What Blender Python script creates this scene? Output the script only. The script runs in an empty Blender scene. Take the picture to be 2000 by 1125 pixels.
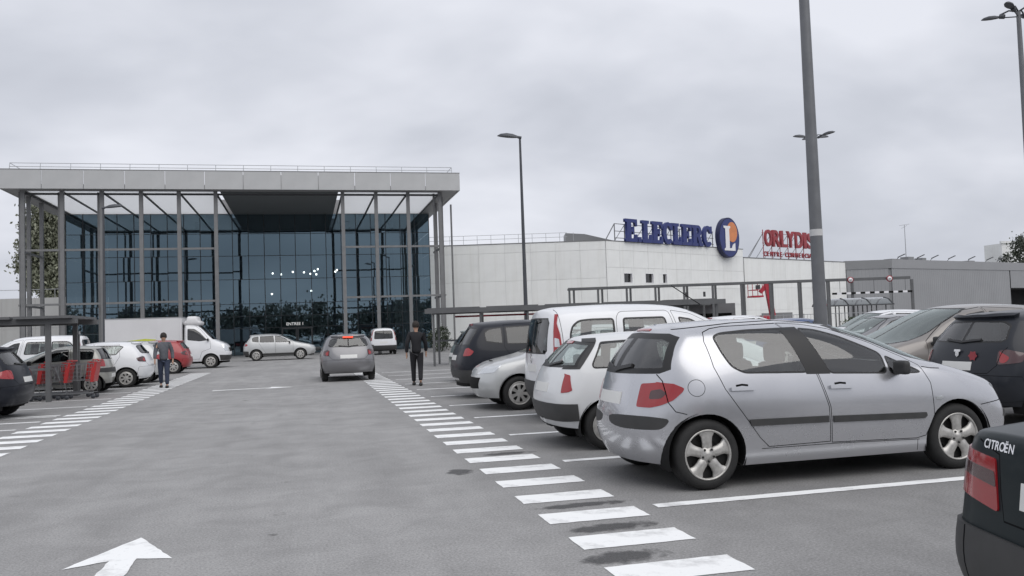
import bpy, bmesh, math, random
import numpy as np
from mathutils import Vector, Matrix, Euler
from mathutils.geometry import delaunay_2d_cdt

# ------------------------------------------------------------------ camera
scene = bpy.context.scene
CAM_H, YAW, PITCH, ROLL, FPX = 1.491, 0.2397, 0.04715, -0.03488, 1666.0
cam = bpy.data.cameras.new("camera")
cam_ob = bpy.data.objects.new("camera", cam)
scene.collection.objects.link(cam_ob)
cam.sensor_width = 36.0
cam.lens = FPX / 2000.0 * 36.0
cam.clip_start, cam.clip_end = 0.05, 6000
fwd = Vector((math.sin(YAW) * math.cos(PITCH), math.cos(YAW) * math.cos(PITCH), math.sin(PITCH)))
rgt = Vector((math.cos(YAW), -math.sin(YAW), 0))
upv = rgt.cross(fwd)
r2 = rgt * math.cos(ROLL) + upv * math.sin(ROLL)
u2 = -rgt * math.sin(ROLL) + upv * math.cos(ROLL)
cam_ob.matrix_world = Matrix(((r2.x, u2.x, -fwd.x, 0), (r2.y, u2.y, -fwd.y, 0), (r2.z, u2.z, -fwd.z, CAM_H), (0, 0, 0, 1)))
scene.camera = cam_ob

# ------------------------------------------------------------------ sky, sun, exposure
SUN_EL, SUN_ROT = math.radians(54), math.radians(165)
world = bpy.data.worlds.new("World"); scene.world = world; world.use_nodes = True
nt = world.node_tree; nt.nodes.clear()
def N(t, ty, **kw):
    n = t.nodes.new(ty)
    for k, v in kw.items():
        if k.startswith('_'):
            setattr(n, k[1:], v)
        else:
            n.inputs[k.replace('__', ' ')].default_value = v
    return n
def LK(t, a, b): t.links.new(a, b)
sky = N(nt, 'ShaderNodeTexSky', _sky_type='NISHITA', _sun_disc=False, _sun_elevation=SUN_EL, _sun_rotation=SUN_ROT, _air_density=1.0, _dust_density=4.0)
skybg = N(nt, 'ShaderNodeBackground', Strength=0.05); LK(nt, sky.outputs[0], skybg.inputs[0])
tc = N(nt, 'ShaderNodeTexCoord')
sep = N(nt, 'ShaderNodeSeparateXYZ'); LK(nt, tc.outputs['Generated'], sep.inputs[0])
# flat cloud ceiling: direction divided by its height above the horizon
zz = N(nt, 'ShaderNodeMath', _operation='MAXIMUM'); zz.inputs[1].default_value = 0.0; LK(nt, sep.outputs['Z'], zz.inputs[0])
za = N(nt, 'ShaderNodeMath', _operation='ADD'); za.inputs[1].default_value = 0.42; LK(nt, zz.outputs[0], za.inputs[0])
dv = N(nt, 'ShaderNodeVectorMath', _operation='DIVIDE'); LK(nt, tc.outputs['Generated'], dv.inputs[0])
cmb = N(nt, 'ShaderNodeCombineXYZ'); LK(nt, za.outputs[0], cmb.inputs[0]); LK(nt, za.outputs[0], cmb.inputs[1]); LK(nt, za.outputs[0], cmb.inputs[2])
LK(nt, cmb.outputs[0], dv.inputs[1])
def noise(t, vec, scale, detail, rough=0.5, dist=0.0):
    n = N(t, 'ShaderNodeTexNoise', Scale=scale, Detail=detail, Roughness=rough, Distortion=dist)
    if vec is not None: LK(t, vec, n.inputs['Vector'])
    return n
mp = N(nt, 'ShaderNodeMapping'); LK(nt, dv.outputs[0], mp.inputs[0]); mp.inputs['Scale'].default_value = (0.8, 1.0, 1.0); mp.inputs['Location'].default_value = (3.1, 1.7, 0.0)
n1 = noise(nt, mp.outputs[0], 1.7, 4, 0.5, 0.3)
n2 = noise(nt, mp.outputs[0], 5.0, 4, 0.5, 0.2)
mx = N(nt, 'ShaderNodeMix', _data_type='FLOAT'); mx.inputs[0].default_value = 0.22
LK(nt, n1.outputs['Fac'], mx.inputs[2]); LK(nt, n2.outputs['Fac'], mx.inputs[3])
cr = N(nt, 'ShaderNodeValToRGB'); LK(nt, mx.outputs[0], cr.inputs[0])
el = cr.color_ramp.elements
el[0].position, el[0].color = 0.30, (0.52, 0.545, 0.61, 1)
el[1].position, el[1].color = 0.58, (0.81, 0.83, 0.90, 1)
e = el.new(0.43); e.color = (0.63, 0.655, 0.725, 1)
cloud = N(nt, 'ShaderNodeBackground', Strength=1.0); LK(nt, cr.outputs[0], cloud.inputs[0])
mixs = N(nt, 'ShaderNodeMixShader'); mixs.inputs[0].default_value = 0.94
LK(nt, skybg.outputs[0], mixs.inputs[1]); LK(nt, cloud.outputs[0], mixs.inputs[2])
wo = N(nt, 'ShaderNodeOutputWorld'); LK(nt, mixs.outputs[0], wo.inputs[0])
sd = bpy.data.lights.new("sun", 'SUN'); sd.energy = 1.5; sd.angle = math.radians(66); sd.color = (1.0, 0.97, 0.93)
sun = bpy.data.objects.new("sun", sd); scene.collection.objects.link(sun)
sun.rotation_euler = Vector((math.sin(SUN_ROT) * math.cos(SUN_EL), math.cos(SUN_ROT) * math.cos(SUN_EL), math.sin(SUN_EL))).to_track_quat('Z', 'Y').to_euler()
scene.view_settings.view_transform = 'Standard'; scene.view_settings.look = 'None'
scene.view_settings.exposure = 0.06; scene.view_settings.gamma = 1.0
try: scene.view_settings.use_curve_mapping = False
except Exception: pass
scene.render.engine = 'CYCLES'
scene.cycles.max_bounces = 10; scene.cycles.transparent_max_bounces = 16
scene.cycles.diffuse_bounces = 3; scene.cycles.glossy_bounces = 4
scene.cycles.sample_clamp_indirect = 6
scene.cycles.use_denoising = True

# ------------------------------------------------------------------ helpers
COL = scene.collection
rnd = random.Random(7)
MATS = {}
def hexc(r, g, b): 
    f = lambda c: ((c / 255 + 0.055) / 1.055) ** 2.4 if c > 10 else c / 255 / 12.92
    return (f(r), f(g), f(b))
def mat(name, col, rough=0.5, metal=0.0, coat=0.0, var=0.0, vscale=3.0, bump=0.0, bscale=60.0, spec=0.5, dirt=0.0, emit=0.0, coatr=0.05):
    if name in MATS: return MATS[name]
    m = bpy.data.materials.new(name); m.use_nodes = True; t = m.node_tree
    b = t.nodes['Principled BSDF']
    b.inputs['Base Color'].default_value = (*col, 1); b.inputs['Roughness'].default_value = rough
    b.inputs['Metallic'].default_value = metal; b.inputs['Coat Weight'].default_value = coat; b.inputs['Coat Roughness'].default_value = coatr
    b.inputs['Specular IOR Level'].default_value = spec
    tcn = N(t, 'ShaderNodeTexCoord')
    last = None
    if var > 0:
        n = noise(t, tcn.outputs['Object'], vscale, 5, 0.6)
        r = N(t, 'ShaderNodeValToRGB'); LK(t, n.outputs['Fac'], r.inputs[0])
        r.color_ramp.elements[0].position = 0.3; r.color_ramp.elements[1].position = 0.7
        r.color_ramp.elements[0].color = (*[c * (1 - var) for c in col], 1)
        r.color_ramp.elements[1].color = (*[min(1, c * (1 + var)) for c in col], 1)
        last = r.outputs[0]; LK(t, last, b.inputs['Base Color'])
        rr = N(t, 'ShaderNodeMath', _operation='MULTIPLY_ADD'); LK(t, n.outputs['Fac'], rr.inputs[0]); rr.inputs[1].default_value = 0.15; rr.inputs[2].default_value = rough - 0.07
        LK(t, rr.outputs[0], b.inputs['Roughness'])
    if dirt > 0:   # road film: thicker on the lowest panels, broken up by noise
        n = noise(t, tcn.outputs['Object'], 5.0, 6, 0.65)
        s = N(t, 'ShaderNodeSeparateXYZ'); LK(t, tcn.outputs['Object'], s.inputs[0])
        mr = N(t, 'ShaderNodeMapRange'); LK(t, s.outputs['Z'], mr.inputs[0]); mr.inputs[1].default_value = 0.75; mr.inputs[2].default_value = 0.2; mr.inputs[3].default_value = 0.25; mr.inputs[4].default_value = 1.0
        mu = N(t, 'ShaderNodeMath', _operation='MULTIPLY'); LK(t, n.outputs['Fac'], mu.inputs[0]); LK(t, mr.outputs[0], mu.inputs[1])
        mu2 = N(t, 'ShaderNodeMath', _operation='MULTIPLY'); LK(t, mu.outputs[0], mu2.inputs[0]); mu2.inputs[1].default_value = dirt
        mc = N(t, 'ShaderNodeMix', _data_type='RGBA'); LK(t, mu2.outputs[0], mc.inputs[0])
        if last is not None: LK(t, last, mc.inputs[6])
        else: mc.inputs[6].default_value = (*col, 1)
        mc.inputs[7].default_value = (0.16, 0.15, 0.135, 1); LK(t, mc.outputs[2], b.inputs['Base Color'])
        ra = N(t, 'ShaderNodeMath', _operation='ADD'); LK(t, mu2.outputs[0], ra.inputs[0]); ra.inputs[1].default_value = rough; LK(t, ra.outputs[0], b.inputs['Roughness'])
        cs = N(t, 'ShaderNodeMath', _operation='MULTIPLY_ADD'); LK(t, mu2.outputs[0], cs.inputs[0]); cs.inputs[1].default_value = -coat; cs.inputs[2].default_value = coat; LK(t, cs.outputs[0], b.inputs['Coat Weight'])
    if bump > 0:
        n = noise(t, tcn.outputs['Object'], bscale, 4, 0.6)
        bp = N(t, 'ShaderNodeBump', Strength=bump, Distance=0.02); LK(t, n.outputs['Fac'], bp.inputs['Height']); LK(t, bp.outputs[0], b.inputs['Normal'])
    if emit > 0:
        b.inputs['Emission Color'].default_value = (*col, 1); b.inputs['Emission Strength'].default_value = emit
    MATS[name] = m
    return m
def glassmat(name, tint, gl=(1, 1, 1), ior=1.5, rough=0.015, boost=0.0):
    if name in MATS: return MATS[name]
    m = bpy.data.materials.new(name); m.use_nodes = True; t = m.node_tree; t.nodes.clear()
    tr = N(t, 'ShaderNodeBsdfTransparent'); tr.inputs[0].default_value = (*tint, 1)
    g = N(t, 'ShaderNodeBsdfGlossy'); g.inputs['Color'].default_value = (*gl, 1); g.inputs['Roughness'].default_value = rough
    lw = N(t, 'ShaderNodeFresnel', IOR=ior)
    ad = N(t, 'ShaderNodeMath', _operation='MULTIPLY_ADD', _use_clamp=True); ad.inputs[1].default_value = 1.0 - boost; ad.inputs[2].default_value = boost
    LK(t, lw.outputs[0], ad.inputs[0])
    mxs = N(t, 'ShaderNodeMixShader'); LK(t, ad.outputs[0], mxs.inputs[0]); LK(t, tr.outputs[0], mxs.inputs[1]); LK(t, g.outputs[0], mxs.inputs[2])
    o = N(t, 'ShaderNodeOutputMaterial'); LK(t, mxs.outputs[0], o.inputs[0])
    MATS[name] = m
    return m

def link(name, data, parent=None, loc=(0, 0, 0), rot=(0, 0, 0), scl=(1, 1, 1)):
    o = bpy.data.objects.new(name, data); COL.objects.link(o)
    if parent is not None: o.parent = parent
    o.location = loc; o.rotation_euler = rot; o.scale = scl
    return o
def tag(o, label, cat, group=None, kind=None):
    if label: o['label'] = label
    if cat: o['category'] = cat
    if group: o['group'] = group
    if kind: o['kind'] = kind
    return o
def thing(name, label, cat, loc=(0, 0, 0), rz=0.0, group=None):
    return tag(link(name, None, None, loc, (0, 0, rz)), label, cat, group)
class MB:
    """collects simple solids into one mesh"""
    def __init__(s): s.v = []; s.f = []; s.sm = []
    def add(s, vs, fs, smooth=False):
        k = len(s.v); s.v += [tuple(v) for v in vs]; s.f += [tuple(i + k for i in f) for f in fs]; s.sm += [smooth] * len(fs); return s
    def box(s, x0, x1, y0, y1, z0, z1):
        return s.add([(x0, y0, z0), (x1, y0, z0), (x1, y1, z0), (x0, y1, z0), (x0, y0, z1), (x1, y0, z1), (x1, y1, z1), (x0, y1, z1)],
                     [(0, 3, 2, 1), (4, 5, 6, 7), (0, 1, 5, 4), (1, 2, 6, 5), (2, 3, 7, 6), (3, 0, 4, 7)])
    def bar(s, a, b, w, h=None, up=(0, 0, 1)):
        h = h or w; a = Vector(a); b = Vector(b); d = (b - a).normalized(); u = Vector(up)
        if abs(d.dot(u)) > 0.99: u = Vector((1, 0, 0))
        r = d.cross(u).normalized(); u = r.cross(d)
        vs = [p + r * sx * w / 2 + u * sz * h / 2 for p in (a, b) for sx, sz in ((-1, -1), (1, -1), (1, 1), (-1, 1))]
        return s.add(vs, [(3, 2, 1, 0), (4, 5, 6, 7), (0, 1, 5, 4), (1, 2, 6, 5), (2, 3, 7, 6), (3, 0, 4, 7)])
    def tube(s, pts, rad, n=8, cap=True):
        pts = [Vector(p) for p in pts]; m = len(pts)
        rads = rad if isinstance(rad, (list, tuple)) else [rad] * m
        vs = []
        for i, p in enumerate(pts):
            d = (pts[min(i + 1, m - 1)] - pts[max(i - 1, 0)]).normalized()
            u = Vector((0, 0, 1)) if abs(d.z) < 0.95 else Vector((1, 0, 0))
            r = d.cross(u).normalized(); u = r.cross(d)
            vs += [p + (r * math.cos(2 * math.pi * k / n) + u * math.sin(2 * math.pi * k / n)) * rads[i] for k in range(n)]
        fs = [(i * n + k, i * n + (k + 1) % n, (i + 1) * n + (k + 1) % n, (i + 1) * n + k) for i in range(m - 1) for k in range(n)]
        s.add(vs, fs, True)
        if cap:
            s.add(vs[:n], [tuple(range(n))[::-1]]); s.add(vs[-n:], [tuple(range(n))])
        return s
    def lathe(s, prof, axis='Z', n=24, o=(0, 0, 0)):
        """profile of (radius, height) turned about an axis"""
        vs = []
        for r, h in prof:
            for k in range(n):
                c, q = r * math.cos(2 * math.pi * k / n), r * math.sin(2 * math.pi * k / n)
                p = (c, q, h) if axis == 'Z' else ((c, h, q) if axis == 'Y' else (h, c, q))
                vs.append((p[0] + o[0], p[1] + o[1], p[2] + o[2]))
        fs = [(i * n + k, i * n + (k + 1) % n, (i + 1) * n + (k + 1) % n, (i + 1) * n + k) for i in range(len(prof) - 1) for k in range(n)]
        return s.add(vs, fs, True)
    def prism(s, poly, a, b, axis='Y'):
        """polygon extruded from a to b along an axis"""
        n = len(poly)
        f = {'Y': lambda p, h: (p[0], h, p[1]), 'X': lambda p, h: (h, p[0], p[1]), 'Z': lambda p, h: (p[0], p[1], h)}[axis]
        vs = [f(p, a) for p in poly] + [f(p, b) for p in poly]
        return s.add(vs, [tuple(range(n))[::-1], tuple(range(n, 2 * n))] + [(k, (k + 1) % n, n + (k + 1) % n, n + k) for k in range(n)])
    def mesh(s, name, m, fix=True):
        me = bpy.data.meshes.new(name); me.from_pydata(s.v, [], s.f); me.materials.append(m)
        me.polygons.foreach_set('use_smooth', s.sm)
        if fix:
            bm = bmesh.new(); bm.from_mesh(me); bmesh.ops.recalc_face_normals(bm, faces=bm.faces); bm.to_mesh(me); bm.free()
        me.update(); return me
    def obj(s, name, m, parent=None, **kw): return link(name, s.mesh(name, m), parent, **kw)
def rbox(w, d, h, r=0.05, seg=2):
    """bevelled box data (verts, faces) centred on the origin"""
    bm = bmesh.new(); bmesh.ops.create_cube(bm, size=1.0); bmesh.ops.scale(bm, vec=(w, d, h), verts=bm.verts)
    bmesh.ops.bevel(bm, geom=list(bm.edges), offset=r, segments=seg, affect='EDGES', profile=0.6)
    bm.verts.ensure_lookup_table(); bm.verts.index_update()
    vs = [v.co.copy() for v in bm.verts]; fs = [tuple(v.index for v in f.verts) for f in bm.faces]; bm.free()
    return vs, fs
def copytree(o, parent=None):
    c = o.copy(); COL.objects.link(c); c.parent = parent
    for ch in list(o.children): copytree(ch, c)
    return c
# ------------------------------------------------------------------ materials
mat('gap', (.004, .004, .005), .8, spec=.1)
mat('rubber', (.012, .012, .013), .45)
mat('plastic', (.028, .029, .031), .55, var=.15, vscale=8, dirt=.35)
mat('black', (.012, .012, .012), .85, spec=.2)
mat('trim', (.11, .11, .112), .9, spec=.2)
mat('seat', (.045, .047, .05), .85, var=.15, vscale=30)
mat('tyre', (.018, .018, .018), .78, var=.25, vscale=12, bump=.15, bscale=90)
mat('hub', (.03, .03, .03), .6, metal=.4)
mat('alloy', (.48, .47, .45), .36, metal=.5, var=.2, vscale=14)
mat('red_lamp', (.30, .010, .014), .12, coat=1.0)
mat('dark_lamp', (.06, .02, .022), .12, coat=1.0)
mat('clear_lamp', (.62, .64, .66), .1, metal=.5, coat=1.0)
mat('amber_lamp', (.6, .18, .02), .15, coat=1.0)
mat('lit_lamp', (1.0, .10, .05), .2, emit=1.2)
mat('chrome', (.75, .75, .76), .15, metal=1.0)
mat('plate', (.7, .7, .68), .4)
glassmat('glass', (.74, .80, .78), ior=1.5, boost=.07)
glassmat('glass_screen', (.74, .80, .78), gl=(.92, 1, .97), ior=1.5, boost=.17, rough=.03)
glassmat('glass_dark', (.10, .115, .12), ior=1.5, boost=.04)
glassmat('glass_dusty', (.34, .37, .35), ior=1.45, boost=.09, rough=.10)
def M(k): return MATS[k]
def paint(name, col, metal=0.0, rough=.3, dirt=.35, coat=.8, spec=.5): return mat(name, col, rough, metal, coat, dirt=dirt * .4, var=.04, vscale=2.5, coatr=.04, spec=spec)
mat('paint', (.5, .5, .5), .3)
P_SILVER = paint('paint_silver', (.52, .525, .55), .70, .26, .10, .9)
P_WHITE = paint('paint_white', (.74, .75, .77), 0, .32, .3)
P_WHITE2 = paint('paint_white_old', (.66, .67, .68), 0, .38, .45)
P_GREEN = paint('paint_dark_green', (.004, .011, .014), 0, .35, .15, .10, .22)
P_NAVY = paint('paint_blue_black', (.008, .010, .017), 0, .35, .2, .2, .25)
P_BROWN = paint('paint_taupe', (.22, .203, .19), .4, .36, .5)
P_SLATE = paint('paint_slate', (.013, .016, .023), 0, .35, .3, .2, .3)
P_GREY = paint('paint_grey', (.21, .21, .22), .5, .34, .4)
P_BEIGE = paint('paint_beige', (.36, .36, .33), .4, .34, .4)
P_SAGE = paint('paint_sage', (.16, .19, .17), .4, .34, .4)
P_LIGHT = paint('paint_light_grey', (.5, .51, .51), .3, .34, .35)
P_RED = paint('paint_red', (.30, .02, .025), .1, .34, .4)
P_BLUE = paint('paint_blue', (.03, .07, .19), .3, .34, .4)
# ------------------------------------------------------------------ car bodies: one smooth surface per kind, cut into panels, panes and lamps
def bsp(t):
    return np.stack([(1 - t) ** 3 / 6, (3 * t ** 3 - 6 * t ** 2 + 4) / 6, (-3 * t ** 3 + 3 * t ** 2 + 3 * t + 1) / 6, t ** 3 / 6], -1)
def dbsp(t):
    return np.stack([-(1 - t) ** 2 / 2, (9 * t ** 2 - 12 * t) / 6, (-9 * t ** 2 + 6 * t + 3) / 6, t ** 2 / 2], -1)
MIR = np.array([1, -1, 1.0])
class Surf:
    def __init__(s, C):
        s.nu, s.nv = C.shape[0], C.shape[1]
        C = np.concatenate([C[1:2] * MIR, C, C[-2:-1] * MIR], 0)
        s.C = np.concatenate([2 * C[:, :1] - C[:, 1:2], C, C[:, -2:-1] * MIR], 1)
    def ev(s, u, v, d=False):
        u = np.clip(np.asarray(u, float), 0, s.nu - 1); v = np.clip(np.asarray(v, float), 0, s.nv - 1)
        i = np.minimum(u.astype(int), s.nu - 2); j = np.minimum(v.astype(int), s.nv - 2)
        bu, bv = bsp(u - i), bsp(v - j)
        P = s.C[(i[:, None] + np.arange(4))[:, :, None], (j[:, None] + np.arange(4))[:, None, :]]
        X = np.einsum('na,nb,nabk->nk', bu, bv, P)
        if not d: return X
        return X, np.einsum('na,nb,nabk->nk', dbsp(u - i), bv, P), np.einsum('na,nb,nabk->nk', bu, dbsp(v - j), P)
def car_cage(S):
    hw, zs = S['hw'], S['zs']
    ip = lambda k, x: float(np.interp(x, [p[0] for p in S[k]], [p[1] for p in S[k]]))
    top = lambda x: ip('top', x)
    def end(E, s):
        x0 = S['top'][0][0] if s > 0 else S['top'][-1][0]
        c1, c2 = (S.get('cr', .17), .04) if s > 0 else (S.get('cf', .24), .05)
        hc = S['plan'][0][1] if s > 0 else S['plan'][-1][1]
        kw = S.get('rw', 1.0) if s > 0 else 1.0
        if len(E) == 6:
            w = ip('wr', x0); z5 = E[5][1]
            ys = [.94 * hc, .97 * hc, .97 * hc, .94 * hc * kw, (.92 * hc * kw + w) / 2, w * .97]
            R0 = [(x, 0, z) for x, z in E] + [(x0 + s * .03, 0, top(x0 + s * .03)), (x0 + s * .12, 0, top(x0 + s * .12))]
            R1 = [(x + s * c2, .62 * y, z) for (x, z), y in zip(E, ys)] + [(x0 + s * .05, .36 * w, top(x0) - .005), (x0 + s * .16, 0, top(x0 + s * .16))]
            R2 = [(x + s * c1 * (1 if k < 4 else .75), y, z - (.03 if k == 5 else 0)) for k, ((x, z), y) in enumerate(zip(E, ys))] + [(x0 + s * .16, .6 * w, top(x0 + s * .16) - .015), (x0 + s * .22, 0, top(x0 + s * .22))]
        else:
            xe = E[3][0]; ys = [.93 * hc, .97 * hc, .97 * hc, .92 * hc]
            tt = lambda a: top(xe + s * a)
            R0 = [(x, 0, z) for x, z in E] + [(xe + s * a, 0, tt(a)) for a in (.04, .08, .14, .21)]
            R1 = [(x + s * c2, .62 * y, z - .004) for (x, z), y in zip(E, ys)] + [(xe + s * a, y * hc, tt(a) - d) for a, y, d in ((.08, .55, .012), (.12, .40, .006), (.18, .2, .002), (.27, 0, 0))]
            R2 = [(x + s * c1, y, z - (.02 if k == 3 else 0)) for k, ((x, z), y) in enumerate(zip(E, ys))] + [(xe + s * (a + c1 * .8), y * hc, tt(a + c1 * .8) - d) for a, y, d in ((.04, .80, .03), (.09, .60, .014), (.14, .32, .004), (.18, 0, 0))]
        return [R0, R1, R2]
    rows = end(S['rear'], 1)
    for x in S['xs']:
        h, b, t, w = ip('plan', x), ip('belt', x), top(x), ip('wr', x)
        dr = ip('drop', x) if 'drop' in S else .075
        b = min(b, t - .035)
        g = min(1, max(0, (t - b - .06) / .32)); g = g * g * (3 - 2 * g)
        y3 = h - .055
        gh = [((y3 + w) / 2 + .028, (b + t - dr) / 2), (w, t - dr), (.58 * w, t - .2 * dr), (0, t)]
        bo = [(.84 * h, t - .03), (.62 * h, t - .012), (.32 * h, t - .002), (0, t)]
        up = [(g * p[0] + (1 - g) * q[0], g * p[1] + (1 - g) * q[1]) for p, q in zip(gh, bo)]
        sec = [(h - .06, zs), (h - .012, zs + .13), (h, zs + (b - zs) * .66), (y3, b)] + up
        rows.append([(x, y, z) for y, z in sec])
    rows += end(S['front'], -1)[::-1]
    return np.array(rows, float)
def fillet(p, r):
    out = []
    for i, q in enumerate(p):
        q = Vector(q); a = Vector(p[i - 1]) - q; b = Vector(p[(i + 1) % len(p)]) - q
        A = q + a.normalized() * min(r, a.length * .45); B = q + b.normalized() * min(r, b.length * .45)
        out += [tuple(A * (1 - t) ** 2 + q * 2 * t * (1 - t) + B * t * t) for t in (0, .25, .5, .75, 1)]
    return out
def inset(p, d):
    a = sum(p[i][0] * p[(i + 1) % len(p)][1] - p[(i + 1) % len(p)][0] * p[i][1] for i in range(len(p)))
    sg = 1 if a > 0 else -1; out = []
    for i, q in enumerate(p):
        e1 = Vector((q[0] - p[i - 1][0], q[1] - p[i - 1][1])); e2 = Vector((p[(i + 1) % len(p)][0] - q[0], p[(i + 1) % len(p)][1] - q[1]))
        if e1.length < 1e-9 or e2.length < 1e-9: out.append(q); continue
        n1 = Vector((-e1.y, e1.x)).normalized() * sg; n2 = Vector((-e2.y, e2.x)).normalized() * sg
        n = n1 + n2; k = max(.35, (1 + n1.dot(n2)) / 2); n = n / 2 / k
        out.append((q[0] + n.x * d, q[1] + n.y * d))
    return out
def dens(p, st=.035):
    out = []
    for a, b in zip(p, p[1:] + p[:1]):
        n = max(1, int(math.hypot(b[0] - a[0], b[1] - a[1]) / st))
        out += [(a[0] + (b[0] - a[0]) * k / n, a[1] + (b[1] - a[1]) * k / n) for k in range(n)]
    return out
def oline(pts, w):
    """thin closed outline either side of an open polyline"""
    L_, R_ = [], []
    for i, p in enumerate(pts):
        a = pts[max(i - 1, 0)]; b = pts[min(i + 1, len(pts) - 1)]
        d = Vector((b[0] - a[0], b[1] - a[1])).normalized()
        L_.append((p[0] - d.y * w, p[1] + d.x * w)); R_.append((p[0] + d.y * w, p[1] - d.x * w))
    return L_ + R_[::-1]
def circ(cx, cz, r, n=20, a0=0): return [(cx + r * math.cos(a0 + 2 * math.pi * k / n), cz + r * math.sin(a0 + 2 * math.pi * k / n)) for k in range(n)]

def make_type(S):
    sf = Surf(car_cage(S)); nu, nv = sf.nu, sf.nv; L, hw = S['L'], S['hw']; res = S.get('res', 4)
    gu, gv = np.meshgrid(np.linspace(0, nu - 1, (nu - 1) * 10 + 1), np.linspace(0, nv - 1, (nv - 1) * 10 + 1), indexing='ij')
    gu, gv = gu.ravel(), gv.ravel(); T = sf.ev(gu, gv)
    K = {'s': ((0, 2), (T[:, 1] > .62 * hw) & (gv < 6.3)), 'r': ((1, 2), (T[:, 0] < L * .3) & (gu <= 3.0)), 'f': ((1, 2), (T[:, 0] > L * .72) & (gv < 5.5) & (gu > nu - 5)),
         'w': ((1, 2), (T[:, 0] > L * .45) & (gv >= 3.6)), 'b': ((1, 2), (T[:, 0] < L * .45) & (gv >= 3.6)), 't': ((0, 1), gv >= 3.4)}
    def inv(kind, pts):
        ax, mask = K[kind]; idx = np.where(mask)[0]; A = T[idx][:, ax]; out = []
        for p in pts:
            p = np.array(p); k = idx[np.argmin(((A - p) ** 2).sum(1))]; u, v = gu[k], gv[k]; best = (u, v, ((T[k][list(ax)] - p) ** 2).sum())
            for _ in range(5):
                X, du, dv_ = sf.ev(np.array([u]), np.array([v]), True)
                J = np.array([[du[0][a], dv_[0][a]] for a in ax]); r = p - X[0][list(ax)]
                if (r ** 2).sum() < best[2]: best = (u, v, (r ** 2).sum())
                try: s_ = np.linalg.lstsq(J.T @ J + 1e-6 * np.eye(2), J.T @ r, rcond=None)[0]
                except Exception: break
                s_ = np.clip(s_, -.3, .3); u = min(max(u + s_[0], 0), nu - 1); v = min(max(v + s_[1], 0), nv - 1)
            out.append(best[:2])
        return out
    # outlines in surface coordinates
    regs = []   # (key, parent, material, offset, both, hole, uv outline)
    for f in S['feats']:
        key, par, mk, kind, pts = f[:5]; o = f[5] if len(f) > 5 else {}
        if o.get('line'): pts = oline(pts, o['line'])
        if o.get('round'): pts = fillet(list(pts), o['round'])
        if kind == 'm':      # outline that wraps from the rear or front round to the side
            q = [inv(a, [(b, c)])[0] for a, b, c in pts]
            regs.append((key, par, mk, o.get('off', 0), min(abs(b) for a, b, c in pts if a in 'rf') < .01, False, dens(fillet(q, o.get('r', .12)), .12))); continue
        mk2 = lambda q: inv(kind, dens(q, o.get('step', .04)))
        both = kind in 'rwbft' and min(abs(p[0 if kind != 't' else 1]) for p in pts) < .01
        if o.get('gap'):
            regs.append(('seam#' + key, None, 'gap', 0, both, False, mk2(pts))); pts = inset(pts, o['gap'])
        if o.get('frame'):
            regs.append(('window_frame#' + key, par, 'rubber', 0.001, both, False, mk2(pts))); pts = inset(pts, o['frame'])
        regs.append((key, par, mk, o.get('off', 0), both, bool(o.get('hole')), mk2(pts)))
    # triangulate the whole half body at once
    au = np.linspace(0, nu - 1, (nu - 1) * res + 1); av = np.linspace(0, nv - 1, (nv - 1) * res + 1)
    V = [Vector((a, b)) for a in au for b in av]; na, nb = len(au), len(av)
    E = [(i * nb, (i + 1) * nb) for i in range(na - 1)] + [(i * nb + nb - 1, (i + 1) * nb + nb - 1) for i in range(na - 1)]
    E += [(j, j + 1) for j in range(nb - 1)] + [((na - 1) * nb + j, (na - 1) * nb + j + 1) for j in range(nb - 1)]
    for r in regs:
        k = len(V); n = len(r[6]); V += [Vector(p) for p in r[6]]; E += [(k + i, k + (i + 1) % n) for i in range(n)]
    vo, eo, fo, _, _, _ = delaunay_2d_cdt(V, E, [], 0, 1e-4, False)
    uv = np.array([(p.x, p.y) for p in vo])
    fa = np.array([f for f in fo]); cc = uv[fa].mean(1); rid_ = np.full(len(fa), -1)
    for ri, r in enumerate(regs):
        q = np.array(r[6]); ins = np.zeros(len(fa), bool); a = q[-1]
        for b in q:
            if a[1] != b[1]:
                c_ = ((a[1] > cc[:, 1]) != (b[1] > cc[:, 1])) & (cc[:, 0] < (b[0] - a[0]) * (cc[:, 1] - a[1]) / (b[1] - a[1]) + a[0]); ins ^= c_
            a = b
        rid_[ins] = ri
    X, du, dv_ = sf.ev(uv[:, 0], uv[:, 1], True)
    nrm = np.cross(dv_, du); ln = np.linalg.norm(nrm, axis=1, keepdims=True); nrm = nrm / np.maximum(ln, 1e-9)
    cen = np.array([L / 2, 0, .6])
    if ((X - cen) * nrm).sum() < 0: nrm = -nrm
    X = X - np.array([L / 2, 0, 0])
    X[np.abs(X[:, 1]) < 1e-4, 1] = 0
    groups = {}
    for f, ri in zip(fa, rid_): groups.setdefault(int(ri), []).append(tuple(f))
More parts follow.
